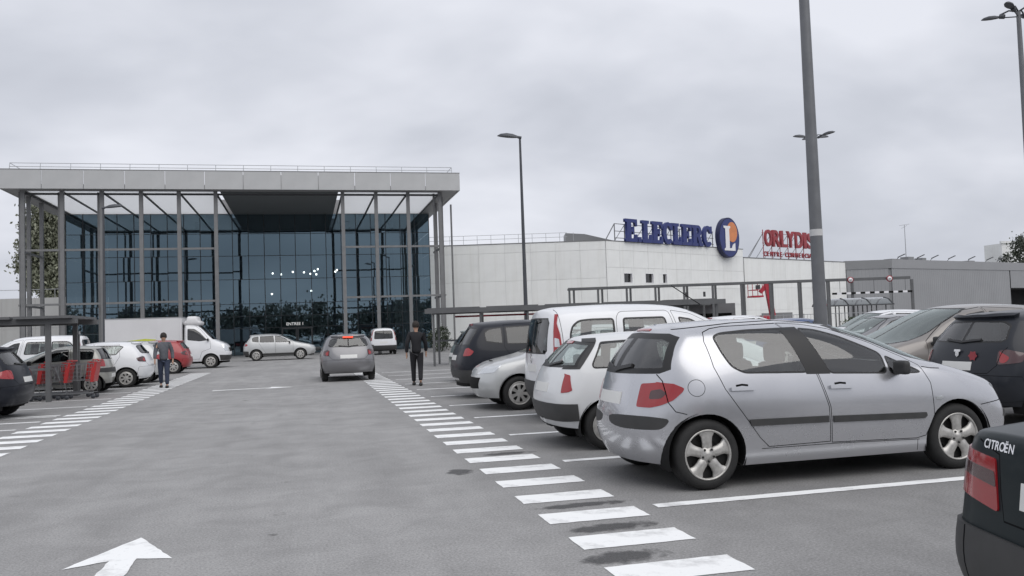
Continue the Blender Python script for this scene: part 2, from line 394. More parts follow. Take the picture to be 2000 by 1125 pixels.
    def patch(tris, offs, side, skirt=True):
        tris = np.array(tris); ids, inv_ = np.unique(tris, return_inverse=True); t = inv_.reshape(-1, 3)
        P = X[ids] + nrm[ids] * offs; n = nrm[ids].copy()
        fn = np.cross(P[t[:, 1]] - P[t[:, 0]], P[t[:, 2]] - P[t[:, 0]]); fl = (fn * n[t[:, 0]]).sum(1) < 0; t[fl] = t[fl][:, ::-1]
        if skirt and abs(offs) > 0.004:
            ec = {}
            for a, b, c in t:
                for e_ in ((a, b), (b, c), (c, a)): ec[e_] = ec.get(e_, 0) + 1
            be = [e_ for e_ in ec if (e_[1], e_[0]) not in ec and not (abs(P[e_[0], 1]) < 1e-4 and abs(P[e_[1], 1]) < 1e-4)]
            ex, en, et = [], [], []; k = len(P)
            for a, b in be:
                d = P[b] - P[a]; o_ = np.cross(d, n[a]); o_ = o_ / max(np.linalg.norm(o_), 1e-9)
                ex += [P[a], P[b], P[b] - n[b] * (offs + .004), P[a] - n[a] * (offs + .004)]; en += [o_] * 4; et += [(k, k + 2, k + 1), (k, k + 3, k + 2)]; k += 4
            if ex: P = np.concatenate([P, ex]); n = np.concatenate([n, en]); t = np.concatenate([t, et])
        if side < 0: P = P * MIR; n = n * MIR; t = t[:, ::-1]
        return P, n, t
    def tomesh(name, ps, m):
        vs, ns, ts, k = [], [], [], 0
        for P, n, t in ps: vs.append(P); ns.append(n); ts.append(t + k); k += len(P)
        vs, ns, ts = np.concatenate(vs), np.concatenate(ns), np.concatenate(ts)
        mid = {}; rm = np.arange(len(vs))      # join the two halves along the middle
        for i in np.where(np.abs(vs[:, 1]) < 2e-4)[0]:
            vs[i, 1] = 0; rm[i] = mid.setdefault(tuple(np.round(vs[i], 4)), i)
        ts = rm[ts]; ts = ts[(ts[:, 0] != ts[:, 1]) & (ts[:, 1] != ts[:, 2]) & (ts[:, 0] != ts[:, 2])]
        us, iv = np.unique(ts, return_inverse=True); vs, ns, ts = vs[us], ns[us], iv.reshape(-1, 3)
        me = bpy.data.meshes.new(name); me.from_pydata(vs.tolist(), [], ts.tolist())
        me.polygons.foreach_set('use_smooth', [True] * len(me.polygons)); me.materials.append(m)
        me.update(); me.normals_split_custom_set_from_vertices(ns.tolist())
        return me
    merged = {}   # one object for each (key, side) or for both sides
    for rid, tr in groups.items():
        if rid < 0: merged.setdefault(('body', None, 'paint', 0), []).append((tr, 0)); continue
        key, par, mk, offs, both, hole, _ = regs[rid]
        if hole: continue
        if both: merged.setdefault((key, par, mk, 0), []).append((tr, offs))
        else:
            for sd_ in (1, -1): merged.setdefault((key, par, mk, sd_), []).append((tr, offs))
    parts = []
    for (key, par, mk, side), lst in merged.items():
        ps = []
        for tr, offs in lst:
            for sd_ in ((1, -1) if side == 0 else (side,)): ps.append(patch(tr, offs, sd_))
        parts.append((key, par, mk, side, tomesh(key.split('#')[0], ps, M(mk))))
    # dark lining behind the painted shell, floor and wheel wells
    zs = S['zs']; b = MB(); uu = np.linspace(0, nu - 1, 60); B0 = sf.ev(uu, np.zeros(60)) - np.array([L / 2, 0, 0]); yi = hw - .27
    wx = [q - L / 2 for q in S['wheels']]; ar = S['ar']
    zf = min(zs + .04, .26)
    for k in range(59):
        p, q = B0[k], B0[k + 1]; xm = (p[0] + q[0]) / 2
        for s_ in (1, -1):
            pi, qi = min(p[1], yi), min(q[1], yi)
            vv = [(p[0], s_ * pi, zf), (q[0], s_ * qi, zf), (q[0], 0, zf), (p[0], 0, zf)]
            b.add(vv, [(0, 1, 2, 3)])
            if min(abs(xm - w) for w in wx) > ar * .98: b.add([tuple(p * (1, s_, 1)), tuple(q * (1, s_, 1)), (q[0], s_ * qi, zf), (p[0], s_ * pi, zf)], [(0, 1, 2, 3)])
    for w in wx:
        for s_ in (1, -1):
            ang = np.linspace(-.35, math.pi + .35, 22); zc = S['wr_'] if 'wr_' in S else S['r']
            rim = [(w + (ar + .01) * math.cos(a), zc + (ar + .01) * math.sin(a)) for a in ang]
            vs = [(x, s_ * (hw - .035), z) for x, z in rim] + [(x, s_ * yi, z) for x, z in rim]; n = len(rim)
            b.add(vs, [(k, k + 1, n + k + 1, n + k) for k in range(n - 1)], True); b.add([(x, s_ * yi, z) for x, z in rim], [tuple(range(n))])
    parts.append(('underbody', None, 'black', 0, b.mesh('underbody', M('black'), False)))
    lin = [f for k, g in groups.items() for f in g if k < 0 or regs[k][2] in ('paint', 'gap', 'rubber', 'plastic')]
    sel = [f for f in lin if X[list(f), 2].mean() > S['belt'][len(S['belt']) // 2][1] * .55]
    parts.append(('interior_trim', None, 'trim', 0, tomesh('interior_trim', [patch(sel, -.022, 1, False), patch(sel, -.022, -1, False)], M('trim'))))
    # mirrors
    if 'mirror' in S:
        mxx, mz = S['mirror']; k = np.argmin(np.where(K['s'][1], (T[:, 0] - mxx) ** 2 + (T[:, 2] - mz) ** 2, 9)); yb = T[k][1]
        for s_ in (1, -1):
            b = MB(); vs, fs = rbox(.10, .17, .13, .04, 3)
            b.add([(v.x * (1.0 - .25 * (v.y > 0)) + mxx - L / 2 - .02, s_ * (v.y + yb + .115), v.z + mz + .03) for v in vs], fs, True)
            b.bar((mxx - L / 2, s_ * (yb - .02), mz - .03), (mxx - L / 2 - .01, s_ * (yb + .07), mz - .005), .07, .035)
            parts.append(('mirror', None, S.get('mirmat', 'plastic'), s_, b.mesh('mirror', M(S.get('mirmat', 'plastic')))))
    # seats, dashboard, steering wheel
    fx, hz, rx = S['seat']; w = hw * .46
    for s_ in (1, -1):
        b = MB()
        for dims, c in (((.5, .48, .16), (fx + .1, hz)), ((.16, .46, .56), (fx - .2, hz + .33)), ((.11, .27, .19), (fx - .27, hz + .70))):
            vs, fs = rbox(*dims, .05, 2); tl = -.22 if dims[2] > .3 else 0
            b.add([(v.x + v.z * tl + c[0] - L / 2, v.y + s_ * w, v.z + c[1]) for v in vs], fs, True)
        parts.append(('seat', None, 'seat', 0, b.mesh('seat', M('seat'))))
    b = MB(); 
    for dims, c, y in () if rx is None else (((.5, hw * 1.45, .16), (rx + .1, hz + .02), 0), ((.15, hw * 1.4, .52), (rx - .2, hz + .3), 0), ((.1, .25, .15), (rx - .26, hz + .62), w), ((.1, .25, .15), (rx - .26, hz + .62), -w)):
        vs, fs = rbox(*dims, .045, 2); tl = -.2 if dims[2] > .3 else 0
        b.add([(v.x + v.z * tl + c[0] - L / 2, v.y + y, v.z + c[1]) for v in vs], fs, True)
    if rx is not None: parts.append(('rear_bench', None, 'seat', 0, b.mesh('rear_bench', M('seat'))))
    b = MB(); dx = S['dash']; vs, fs = rbox(.5, hw * 1.55, .3, .08, 2); zb = S['belt'][len(S['belt']) // 2][1]
    b.add([(v.x + dx - L / 2, v.y, v.z + zb - .2) for v in vs], fs, True)
    parts.append(('dashboard', None, 'seat', 0, b.mesh('dashboard', M('seat'))))
    b = MB(); ctr = Vector((dx - .42 - L / 2, w, zb - .03)); a1 = Vector((0, 1, 0)); a2 = Vector((.35, 0, 1)).normalized()
    b.tube([ctr + (a1 * math.cos(k * math.pi / 9) + a2 * math.sin(k * math.pi / 9)) * .18 for k in range(19)], .014, 6, False); b.bar(ctr - a1 * .17, ctr + a1 * .17, .05, .03)
    parts.append(('steering_wheel', None, 'black', 0, b.mesh('steering_wheel', M('black'))))
    def at(kind, y, z):
        u, v = inv(kind, [(y, z)])[0]; X_, a, b = sf.ev(np.array([u]), np.array([v]), True); return X_[0] - np.array([L / 2, 0, 0])
    return dict(S=S, parts=parts, at=at)

_wheel = {}
def wheel_meshes(r, style, wd=.2):
    k = (r, style)
    if k in _wheel: return _wheel[k]
    rr = r * (.72 if style == 'five' else .68); b = MB()
    b.lathe([(rr * .97, .012), (rr * 1.0, .006), (r * .80, -.002), (r * .90, .004), (r * .96, .018), (r, .045), (r, wd - .045), (r * .96, wd - .02), (r * .86, wd), (rr * .9, wd - .01)], 'Y', 40)
    ty = b.mesh('tyre', M('tyre'))
    b = MB(); b.lathe([(rr * .985, .075), (.0, .085)], 'Y', 24); b.lathe([(rr * .985, .02), (rr * .95, .075)], 'Y', 32)
    for a in range(12): b.tube([(rr * .6 * math.cos(a), .07, rr * .6 * math.sin(a)), (rr * .62 * math.cos(a), .078, rr * .62 * math.sin(a))], .012, 5)
    hub = b.mesh('wheel', M('hub'))
    b = MB(); b.lathe([(rr * 1.0, .03), (rr * 1.0, .004), (rr * .965, .0), (rr * .925, .006), (rr * .92, .04)], 'Y', 40)
    ns = 5 if style == 'five' else 7
    if style == 'five':
        # five broad dished spokes that flare into the rim
        for q in range(5):
            a0 = 2 * math.pi * q / 5 + .31
            sec = [(.16, .60, .010), (.34, .60, .003), (.50, .40, .002), (.70, .33, .006), (.85, .40, .010), (.955, .62, .012)]
            vs = []
            for t, ha, y in sec:
                rad = rr * t; hwid = ha * rad if t > .3 else ha * rad * 1.3
                for sg, yy in ((-1, y + .030), (-.88, y + .004), (0, y), (.88, y + .004), (1, y + .030)):
                    vs.append((rad * math.cos(a0) - sg * hwid * math.sin(a0), yy, rad * math.sin(a0) + sg * hwid * math.cos(a0)))
            b.add(vs, [(i * 5 + j, i * 5 + j + 1, i * 5 + j + 6, i * 5 + j + 5) for i in range(5) for j in range(4)], True)
        b.lathe([(rr * .34, .03), (rr * .33, .008), (rr * .16, .006), (rr * .14, .0), (0, -.001)], 'Y', 24)
    else:
        b.lathe([(rr * .92, .016), (rr * .74, .004)], 'Y', 40); b.lathe([(rr * .34, .0), (0, -.008)], 'Y', 20)
        for q in range(ns):
            a0 = 2 * math.pi * q / ns; vs = []
            for t, hwid in ((.30, .075), (.55, .085), (.76, .13)):
                for sg in (-1, 1): vs.append((rr * t * math.cos(a0) - sg * hwid * rr * 1.6 * math.sin(a0), .002, rr * t * math.sin(a0) + sg * hwid * rr * 1.6 * math.cos(a0)))
            b.add(vs, [(0, 1, 3, 2), (2, 3, 5, 4)])
    rim = b.mesh('rim', M('alloy'))
    nut = None
    if style == 'five':
        nut = MB().tube([(0, .012, 0), (0, -.004, 0)], .0105, 6).mesh('wheel_bolt', M('hub'))
    _wheel[k] = (ty, hub, rim, nut)
    return _wheel[k]

def place_car(T, name, label, cat, x, y, deg, paint, group=None, over=None, doors=True):
    """x, y: middle of the car on the ground; deg: direction of its nose"""
    S = T['S']; root = thing(name, label, cat, (x, y, 0), math.radians(deg), group); obs = {}; over = over or {}
    order = sorted(T['parts'], key=lambda p: p[1] is not None)
    for key, par, mk, side, me in order:
        po = root if par is None else obs.get((par, side)) or obs.get((par, 0)) or root
        o = link(key.split('#')[0], me, po); obs.setdefault((key, side), o)
        m = paint if mk == 'paint' else over.get(mk)
        if m is not None:
            o.material_slots[0].link = 'OBJECT'; o.material_slots[0].material = m
    ty, hub, rim, nut = wheel_meshes(S['r'], S.get('rim', 'cover'))
    for wx in S['wheels']:
        for s_ in (1, -1):
            # outer face looks to -Y in wheel space
            o = link('wheel', hub, root, (wx - S['L'] / 2, s_ * (S['hw'] - S.get('win', .03)), S['r']), (0, rnd.random() if S.get('spin', True) else 0, 0 if s_ < 0 else math.pi))
            link('tyre', ty, o); link('rim', rim, o)
            for q in range(5 if nut is not None else 0):
                a = 2 * math.pi * q / 5 + .94; link('wheel_bolt', nut, o, (S['r'] * .18 * math.cos(a), 0, S['r'] * .18 * math.sin(a)))
    return root
# ------------------------------------------------------------------ kinds of car; x runs from the rear bumper to the nose
def arches(S): return [('arch#%d' % i, None, 'black', 's', circ(x, S['r'] - .005, S['ar'], 36), {'hole': 1, 'step': .03}) for i, x in enumerate(S['wheels'])]
HATCH = dict(L=4.2, hw=.868, zs=.195, r=.312, ar=.365, wheels=(.73, 3.34), rim='five', spin=False, res=5, cr=.25, rw=1.0,
    rear=[(.19, .23), (.09, .38), (.06, .60), (.17, 1.03), (.32, 1.25), (.48, 1.425)],
    top=[(.50, 1.445), (.7, 1.49), (1.2, 1.515), (1.75, 1.51), (2.2, 1.47), (2.6, 1.39), (2.9, 1.29), (3.2, 1.13), (3.42, 1.0), (3.55, .965), (3.8, .885), (4.0, .79), (4.12, .72)],
    drop=[(.4, .075), (2.0, .075), (2.5, .13), (2.9, .20), (3.2, .17), (3.5, .03)],
    front=[(4.08, .20), (4.2, .36), (4.21, .52), (4.13, .70)],
    belt=[(.3, 1.04), (1.0, 1.02), (2.0, .97), (3.0, .93), (3.5, .88), (4.0, .74)],
    plan=[(.25, .75), (.7, .868), (2.5, .868), (3.4, .868), (3.9, .80)],
    wr=[(.4, .565), (.8, .61), (1.5, .635), (2.2, .625), (2.7, .63), (3.0, .66), (3.3, .70)],
    xs=[.68, .92, 1.3, 1.8, 2.25, 2.6, 2.9, 3.15, 3.4, 3.62, 3.85], mirror=(2.72, .97), seat=(1.95, .47, 1.0), dash=2.95, mirmat='plastic')
def zf(p): return [(x, z + .012 * x) for x, z in p]
HATCH['feats'] = arches(HATCH) + [
    ('door#r', None, 'paint', 's', zf([(.84, 1.385), (.93, 1.415), (1.06, 1.43), (1.63, 1.435), (1.76, 1.18), (1.87, .94), (1.95, .65), (1.95, .33), (1.32, .33), (1.23, .42), (1.02, .72), (.92, .87), (.84, 1.07), (.81, 1.30)]), {'gap': .007}),
    ('door#f', None, 'paint', 's', zf([(1.64, 1.435), (1.9, 1.415), (2.17, 1.36), (2.56, 1.21), (2.88, 1.055), (3.0, .97), (3.07, .80), (3.07, .5), (2.97, .31), (2.87, .29), (1.96, .32), (1.96, .65), (1.88, .94), (1.77, 1.18)]), {'gap': .007}),
    ('pillar', 'door#f', 'rubber', 's', zf([(1.56, 1.39), (1.80, 1.39), (2.01, .945), (1.76, .955)]), {'off': .001}),
    ('window#r', 'door#r', 'glass', 's', zf([(.90, 1.34), (.99, 1.375), (1.27, 1.39), (1.62, 1.39), (1.70, 1.19), (1.78, .965), (1.13, .995), (1.01, 1.06), (.94, 1.19)]), {'frame': .017, 'round': .05}),
    ('window#f', 'door#f', 'glass', 's', zf([(1.80, 1.385), (2.0, 1.36), (2.22, 1.29), (2.50, 1.165), (2.62, 1.105), (2.62, .91), (2.0, .945)]), {'frame': .015, 'round': .05}),
    ('quarter_window', 'door#f', 'glass', 's', zf([(2.645, 1.09), (2.80, 1.01), (2.94, .945), (2.99, .91), (2.96, .895), (2.645, .905)]), {'frame': .013, 'round': .05}),
    ('rear_window', None, 'glass_dusty', 'r', [(0, 1.405), (.45, 1.39), (.57, 1.355), (.64, 1.20), (.68, 1.07), (.62, 1.035), (0, 1.025)], {'frame': .05}),
    ('windscreen', None, 'glass_screen', 'w', [(0, 1.43), (.45, 1.415), (.56, 1.36), (.66, 1.02), (.5, 1.0), (0, 1.0)], {'frame': .02}),
    ('fuel_flap', None, 'paint', 's', zf(circ(.66, .895, .076, 24)), {'gap': .005}),
    ('tail_lamp', None, 'red_lamp', 'm', [('r', .50, .945), ('r', .62, .955), ('s', .36, .962), ('s', .48, .945), ('s', .558, .905), ('s', .545, .875), ('s', .46, .80), ('s', .36, .755), ('r', .62, .735), ('r', .50, .74)], {'off': .008, 'r': .06}),
    ('side_moulding#r', 'door#r', 'plastic', 's', zf([(1.13, .59), (1.93, .57), (1.93, .51), (1.15, .53)]), {'off': .014}),
    ('side_moulding#f', 'door#f', 'plastic', 's', zf([(1.98, .565), (2.97, .53), (2.98, .50), (2.95, .475), (1.98, .505)]), {'off': .014}),
    ('bumper', None, 'paint', 'm', [('r', 0, 0.69), ('r', 0.4, 0.69), ('s', 0.3, 0.7), ('s', 0.43, 0.7), ('s', 0.5, 0.675), ('s', 0.46, 0.58), ('s', 0.4, 0.45), ('s', 0.375, 0.32), ('s', 0.4, 0.215), ('r', 0.5, 0.235), ('r', 0, 0.24)], {'off': .010, 'r': .05}),
    ('bumper_strip', None, 'plastic', 's', [(.09, .66), (.26, .66), (.43, .635), (.36, .545), (.26, .54), (.09, .54)], {'off': .012, 'round': .05}),
    ('lamp_lens', 'tail_lamp', 'dark_lamp', 'm', [('r', .60, .885), ('s', .38, .90), ('s', .42, .86), ('s', .37, .815), ('r', .60, .81)], {'off': .0095, 'r': .06}),
    ('seam#b', None, 'gap', 's', [(.37, 1.03), (.40, .97), (.42, .78), (.47, .70), (.56, .675)], {'line': .004}),
    ('handle#r', 'door#r', 'paint', 's', zf([(.97, .88), (1.20, .872), (1.20, .842), (.97, .85)]), {'off': .03}),
    ('handle#f', 'door#f', 'paint', 's', zf([(1.97, .838), (2.20, .83), (2.20, .80), (1.97, .808)]), {'off': .03}),
    ('handle_recess', 'door#r', 'gap', 's', zf(oline([(1.03, .893), (1.09, .90), (1.15, .891)], .009)), {'off': .001}),
    ('handle_recess#f', 'door#f', 'gap', 's', zf(oline([(2.03, .853), (2.09, .858), (2.15, .85)], .009)), {'off': .001}),
    ('seam#roof', None, 'gap', 's', zf([(.62, 1.42), (1.2, 1.455), (1.7, 1.46), (2.2, 1.40), (2.6, 1.235)]), {'line': .004}),
    ('seam#bon', None, 'gap', 's', [(3.02, .99), (3.12, .972), (3.22, .965)], {'line': .004}),
    ('seam#bp', None, 'gap', 's', [(3.62, .60), (3.76, .615), (4.0, .64)], {'line': .004}),
    ('seam#sill', None, 'gap', 's', [(1.25, .335), (2.0, .335), (2.9, .315)], {'line': .003}),
    ('seam#sv', None, 'gap', 's', [(2.88, .315), (2.89, .21)], {'line': .003}),
    ('indicator', None, 'clear_lamp', 's', zf([(3.10, .665), (3.16, .672), (3.18, .655), (3.15, .64), (3.10, .645)]), {'off': .006}),
    ('headlamp', None, 'clear_lamp', 's', [(3.80, .80), (3.95, .765), (4.10, .68), (4.10, .60), (3.98, .62)], {'off': .004, 'round': .05}),
    ('front_bumper_strip', None, 'plastic', 's', [(3.96, .53), (4.12, .53), (4.12, .46), (3.92, .47)], {'off': .012}),
    ('number_plate', None, 'plate', 'r', [(0, .86), (.26, .86), (.26, .75), (0, .75)], {'off': .006}),
    ('wiper', None, 'rubber', 'r', oline([(0, 1.05), (.12, 1.075), (.30, 1.10)], .016), {'off': .02}),
    ('brake_lamp', None, 'red_lamp', 'r', [(0, 1.437), (.16, 1.434), (.16, 1.418), (0, 1.42)], {'off': .008}),
]

SMALL = dict(L=3.75, hw=.81, zs=.22, r=.285, ar=.34, wheels=(.66, 3.08), res=4, cr=.14,
    rear=[(.12, .27), (.02, .42), (.0, .62), (.10, .95), (.30, 1.15), (.50, 1.33)],
    top=[(.53, 1.355), (.8, 1.39), (1.3, 1.41), (1.8, 1.395), (2.1, 1.345), (2.6, 1.09), (2.86, .95), (3.2, .90), (3.5, .81), (3.66, .72)],
    drop=[(.4, .07), (1.9, .07), (2.4, .12), (2.8, .06), (3, .03)],
    front=[(3.64, .22), (3.74, .36), (3.75, .50), (3.67, .69)], belt=[(.3, .94), (1.5, .92), (2.8, .88), (3.5, .75)],
    plan=[(.25, .77), (.7, .81), (2.9, .81), (3.5, .75)], wr=[(.5, .60), (1.2, .64), (2.0, .62), (2.6, .66), (2.9, .7)],
    xs=[.72, .95, 1.35, 1.75, 2.05, 2.35, 2.65, 2.9, 3.15, 3.4], mirror=(2.42, .93), seat=(1.75, .42, .95), dash=2.55)
SMALL['feats'] = arches(SMALL) + [
    ('door', None, 'paint', 's', [(1.22, 1.36), (1.8, 1.36), (2.1, 1.25), (2.5, .96), (2.58, .80), (2.55, .34), (1.2, .34), (1.14, .8)], {'gap': .007}),
    ('window#r', None, 'glass', 's', [(.66, 1.29), (1.15, 1.31), (1.15, .97), (.52, .97), (.50, 1.02)], {'frame': .02, 'round': .04}),
    ('window#f', 'door', 'glass', 's', [(1.24, 1.31), (1.8, 1.305), (2.05, 1.22), (2.42, .95), (1.24, .96)], {'frame': .02, 'round': .04}),
    ('pillar_trim', None, 'plastic', 's', [(.545, 1.33), (.66, 1.335), (.36, .97), (.20, .97)], {'off': .004}),
    ('rear_window', None, 'glass_screen', 'r', [(0, 1.31), (.56, 1.28), (.66, .99), (0, .985)], {'frame': .03}),
    ('windscreen', None, 'glass_screen', 'w', [(0, 1.34), (.5, 1.31), (.62, .96), (0, .95)], {'frame': .02}),
    ('tail_lamp', None, 'red_lamp', 'm', [('r', 0.58, 0.9), ('s', 0.2, 0.92), ('s', 0.25, 0.9), ('s', 0.25, 0.72), ('s', 0.2, 0.7), ('r', 0.6, 0.69)], {'off': .006, 'r': .05}),
    ('bumper', None, 'plastic', 's', [(.0, .56), (.30, .56), (.32, .36), (.0, .34)], {'off': .012}),
    ('moulding', 'door', 'plastic', 's', [(1.2, .56), (2.52, .54), (2.52, .48), (1.2, .49)], {'off': .012}),
    ('handle', 'door', 'rubber', 's', [(1.24, .84), (1.40, .84), (1.40, .80), (1.24, .80)], {'off': .02}),
    ('headlamp', None, 'clear_lamp', 'f', [(.42, .70), (.68, .68), (.68, .56), (.42, .56)], {'off': .005}),
    ('number_plate', None, 'plate', 'r', [(0, .80), (.26, .80), (.26, .69), (0, .69)], {'off': .006}),
    ('wiper', None, 'rubber', 'r', oline([(0, 1.0), (.15, 1.02), (.36, 1.05)], .012), {'off': .02}),
    ('high_brake_lamp', None, 'red_lamp', 'r', [(0, 1.30), (.12, 1.30), (.12, 1.27), (0, 1.27)], {'off': .008})]
VAN = dict(L=4.21, hw=.915, zs=.24, r=.318, ar=.375, wheels=(.72, 3.42), res=4, cr=.13, rw=1.0,
    rear=[(.10, .32), (.0, .46), (.0, .75), (.03, 1.10), (.07, 1.45), (.15, 1.74)],
    top=[(.17, 1.765), (.4, 1.81), (1.2, 1.84), (2.0, 1.83), (2.5, 1.77), (2.9, 1.62), (3.3, 1.36), (3.6, 1.14), (3.8, 1.06), (4.0, .97), (4.13, .86)],
    drop=[(.2, .075), (2.3, .08), (2.9, .13), (3.4, .12), (3.7, .03)],
    front=[(4.08, .24), (4.2, .40), (4.2, .62), (4.13, .84)], belt=[(.2, 1.10), (2.5, 1.07), (3.3, 1.04), (3.7, 1.0), (4.0, .88)],
    plan=[(.2, .90), (.6, .915), (3.4, .912), (3.95, .83)], wr=[(.2, .70), (1.0, .735), (2.4, .72), (3.0, .71), (3.5, .76)],
    xs=[.4, .65, 1.1, 1.6, 2.1, 2.5, 2.9, 3.25, 3.55, 3.75, 3.92], mirror=(3.05, 1.10), seat=(2.1, .62, 1.1), dash=3.1)
VAN['feats'] = arches(VAN) + [
    ('sliding_door', None, 'paint', 's', [(1.28, 1.70), (2.12, 1.70), (2.26, 1.10), (2.28, .36), (1.34, .36), (1.24, .80), (1.20, 1.3), (1.21, 1.6)], {'gap': .007, 'round': .07}),
    ('door', None, 'paint', 's', [(2.16, 1.70), (2.5, 1.64), (2.9, 1.44), (3.3, 1.10), (3.32, .80), (3.1, .36), (2.31, .36), (2.30, 1.10)], {'gap': .007, 'round': .04}),
    ('window#q', None, 'glass', 's', [(.48, 1.50), (.60, 1.585), (.8, 1.60), (1.18, 1.60), (1.18, 1.13), (.52, 1.13), (.44, 1.20), (.43, 1.35)], {'frame': .03, 'round': .06}),
    ('window#s', 'sliding_door', 'glass', 's', [(1.32, 1.60), (2.04, 1.60), (2.12, 1.20), (2.12, 1.13), (1.30, 1.13)], {'frame': .03, 'round': .06}),
    ('window#f', 'door', 'glass', 's', [(2.26, 1.59), (2.48, 1.555), (2.85, 1.35), (3.10, 1.12), (2.36, 1.12)], {'frame': .025, 'round': .05}),
    ('tail_lamp', None, 'red_lamp', 'm', [('r', .79, .98), ('s', .29, .96), ('s', .30, 1.20), ('s', .29, 1.38), ('s', .262, 1.54), ('r', .655, 1.68), ('r', .62, 1.68), ('r', .735, 1.38), ('r', .77, 1.20)], {'off': .010, 'r': .04}),
    ('tail_lamp_lens', 'tail_lamp', 'clear_lamp', 'm', [('r', .785, 1.18), ('s', .27, 1.18), ('s', .265, 1.30), ('r', .76, 1.32)], {'off': .013, 'r': .05}),
    ('bumper', None, 'plastic', 's', [(.0, .64), (.30, .64), (.34, .34), (.02, .30)], {'off': .012}),
    ('bumper_centre', None, 'plastic', 'r', [(0, .56), (.84, .56), (.84, .34), (0, .34)], {'off': .012}),
    ('rear_window', None, 'glass_dark', 'r', [(0, 1.64), (.52, 1.63), (.60, 1.55), (.64, 1.12), (.58, 1.07), (0, 1.07)], {'frame': .02}),
    ('windscreen', None, 'glass_screen', 'w', [(0, 1.72), (.55, 1.68), (.66, 1.15), (0, 1.13)], {'frame': .02}),
    ('seam#tail', None, 'gap', 's', [(.295, 1.76), (.325, 1.35), (.325, .66)], {'line': .004}),
    ('number_plate', None, 'plate', 'r', [(0, .90), (.26, .90), (.26, .79), (0, .79)], {'off': .006}),
    ('headlamp', None, 'clear_lamp', 'f', [(.45, .88), (.78, .86), (.78, .68), (.45, .68)], {'off': .005}),
    ('handle', 'door', 'rubber', 's', [(2.36, .98), (2.52, .98), (2.52, .94), (2.36, .94)], {'off': .025})]
SEDAN = dict(L=4.35, hw=.86, zs=.22, r=.295, ar=.35, wheels=(.95, 3.55), res=4, cr=.07, cf=.2,
    rear=[(.06, .22), (.0, .37), (.05, .57), (.09, .96)],
    top=[(.10, .965), (.3, .99), (.62, 1.02), (.75, 1.06), (1.2, 1.31), (1.5, 1.39), (2.0, 1.41), (2.4, 1.36), (2.8, 1.17), (3.12, .97), (3.5, .92), (3.9, .83), (4.2, .74)],
    drop=[(.6, .02), (.9, .06), (1.3, .08), (2.4, .08), (2.8, .12), (3.1, .04)],
    front=[(4.22, .22), (4.34, .36), (4.35, .52), (4.24, .70)], belt=[(.2, .91), (1.0, .93), (3.0, .90), (3.9, .78)],
    plan=[(.2, .84), (.8, .86), (3.4, .86), (4.0, .79)], wr=[(.7, .66), (1.2, .62), (2.2, .62), (2.8, .66), (3.1, .7)],
    xs=[.45, .7, .95, 1.25, 1.6, 2.05, 2.4, 2.75, 3.05, 3.35, 3.7, 3.98], mirror=(2.68, .95), seat=(2.1, .42, 1.2), dash=2.85)
SEDAN['feats'] = arches(SEDAN) + [
    ('door#r', None, 'paint', 's', [(1.2, 1.28), (1.5, 1.35), (1.95, 1.36), (1.98, .34), (1.4, .34), (1.22, .66), (1.05, .95)], {'gap': .007}),
    ('door#f', None, 'paint', 's', [(1.98, 1.36), (2.35, 1.31), (2.75, 1.02), (2.95, .88), (2.95, .34), (2.01, .34)], {'gap': .007}),
    ('window#r', 'door#r', 'glass', 's', [(1.18, 1.16), (1.42, 1.29), (1.92, 1.31), (1.92, .98), (1.10, 1.0)], {'frame': .02, 'round': .03}),
    ('window#f', 'door#f', 'glass', 's', [(2.0, 1.31), (2.32, 1.26), (2.7, .98), (2.0, .98)], {'frame': .02, 'round': .03}),
    ('rear_window', None, 'glass', 'b', [(0, 1.33), (.5, 1.30), (.62, 1.02), (0, 1.03)], {'frame': .02}),
    ('windscreen', None, 'glass_screen', 'w', [(0, 1.34), (.5, 1.31), (.62, .99), (0, .97)], {'frame': .02}),
    ('bumper', None, 'plastic', 's', [(-.02, .53), (.40, .53), (.58, .53), (.58, .33), (.45, .25), (-.02, .23)], {'off': .02}),
    ('bumper_centre', None, 'plastic', 'r', [(0, .53), (.60, .53), (.60, .24), (0, .24)], {'off': .02}),
    ('bumper_seam', None, 'gap', 'r', [(.605, .525), (.60, .45), (.58, .28)], {'line': .005, 'off': .021}),
    ('tail_lamp', None, 'red_lamp', 'r', [(.42, .85), (.76, .87), (.85, .83), (.85, .69), (.80, .675), (.37, .63)], {'off': .008, 'round': .02}),
    ('lamp_lens', 'tail_lamp', 'dark_lamp', 'r', [(.415, .795), (.76, .815), (.78, .765), (.395, .73)], {'off': .010, 'round': .015}),
    ('seam#boot', None, 'gap', 'r', [(.0, .60), (.33, .60), (.37, .72), (.40, .87), (.58, .915)], {'line': .004}),
    ('headlamp', None, 'clear_lamp', 'f', [(.42, .72), (.70, .70), (.70, .58), (.42, .58)], {'off': .005}),
    ('number_plate', None, 'plate', 'r', [(0, .78), (.22, .78), (.22, .67), (0, .67)], {'off': .006}),
    ('moulding', None, 'plastic', 's', [(1.35, .56), (2.9, .54), (2.9, .48), (1.35, .50)], {'off': .012})]
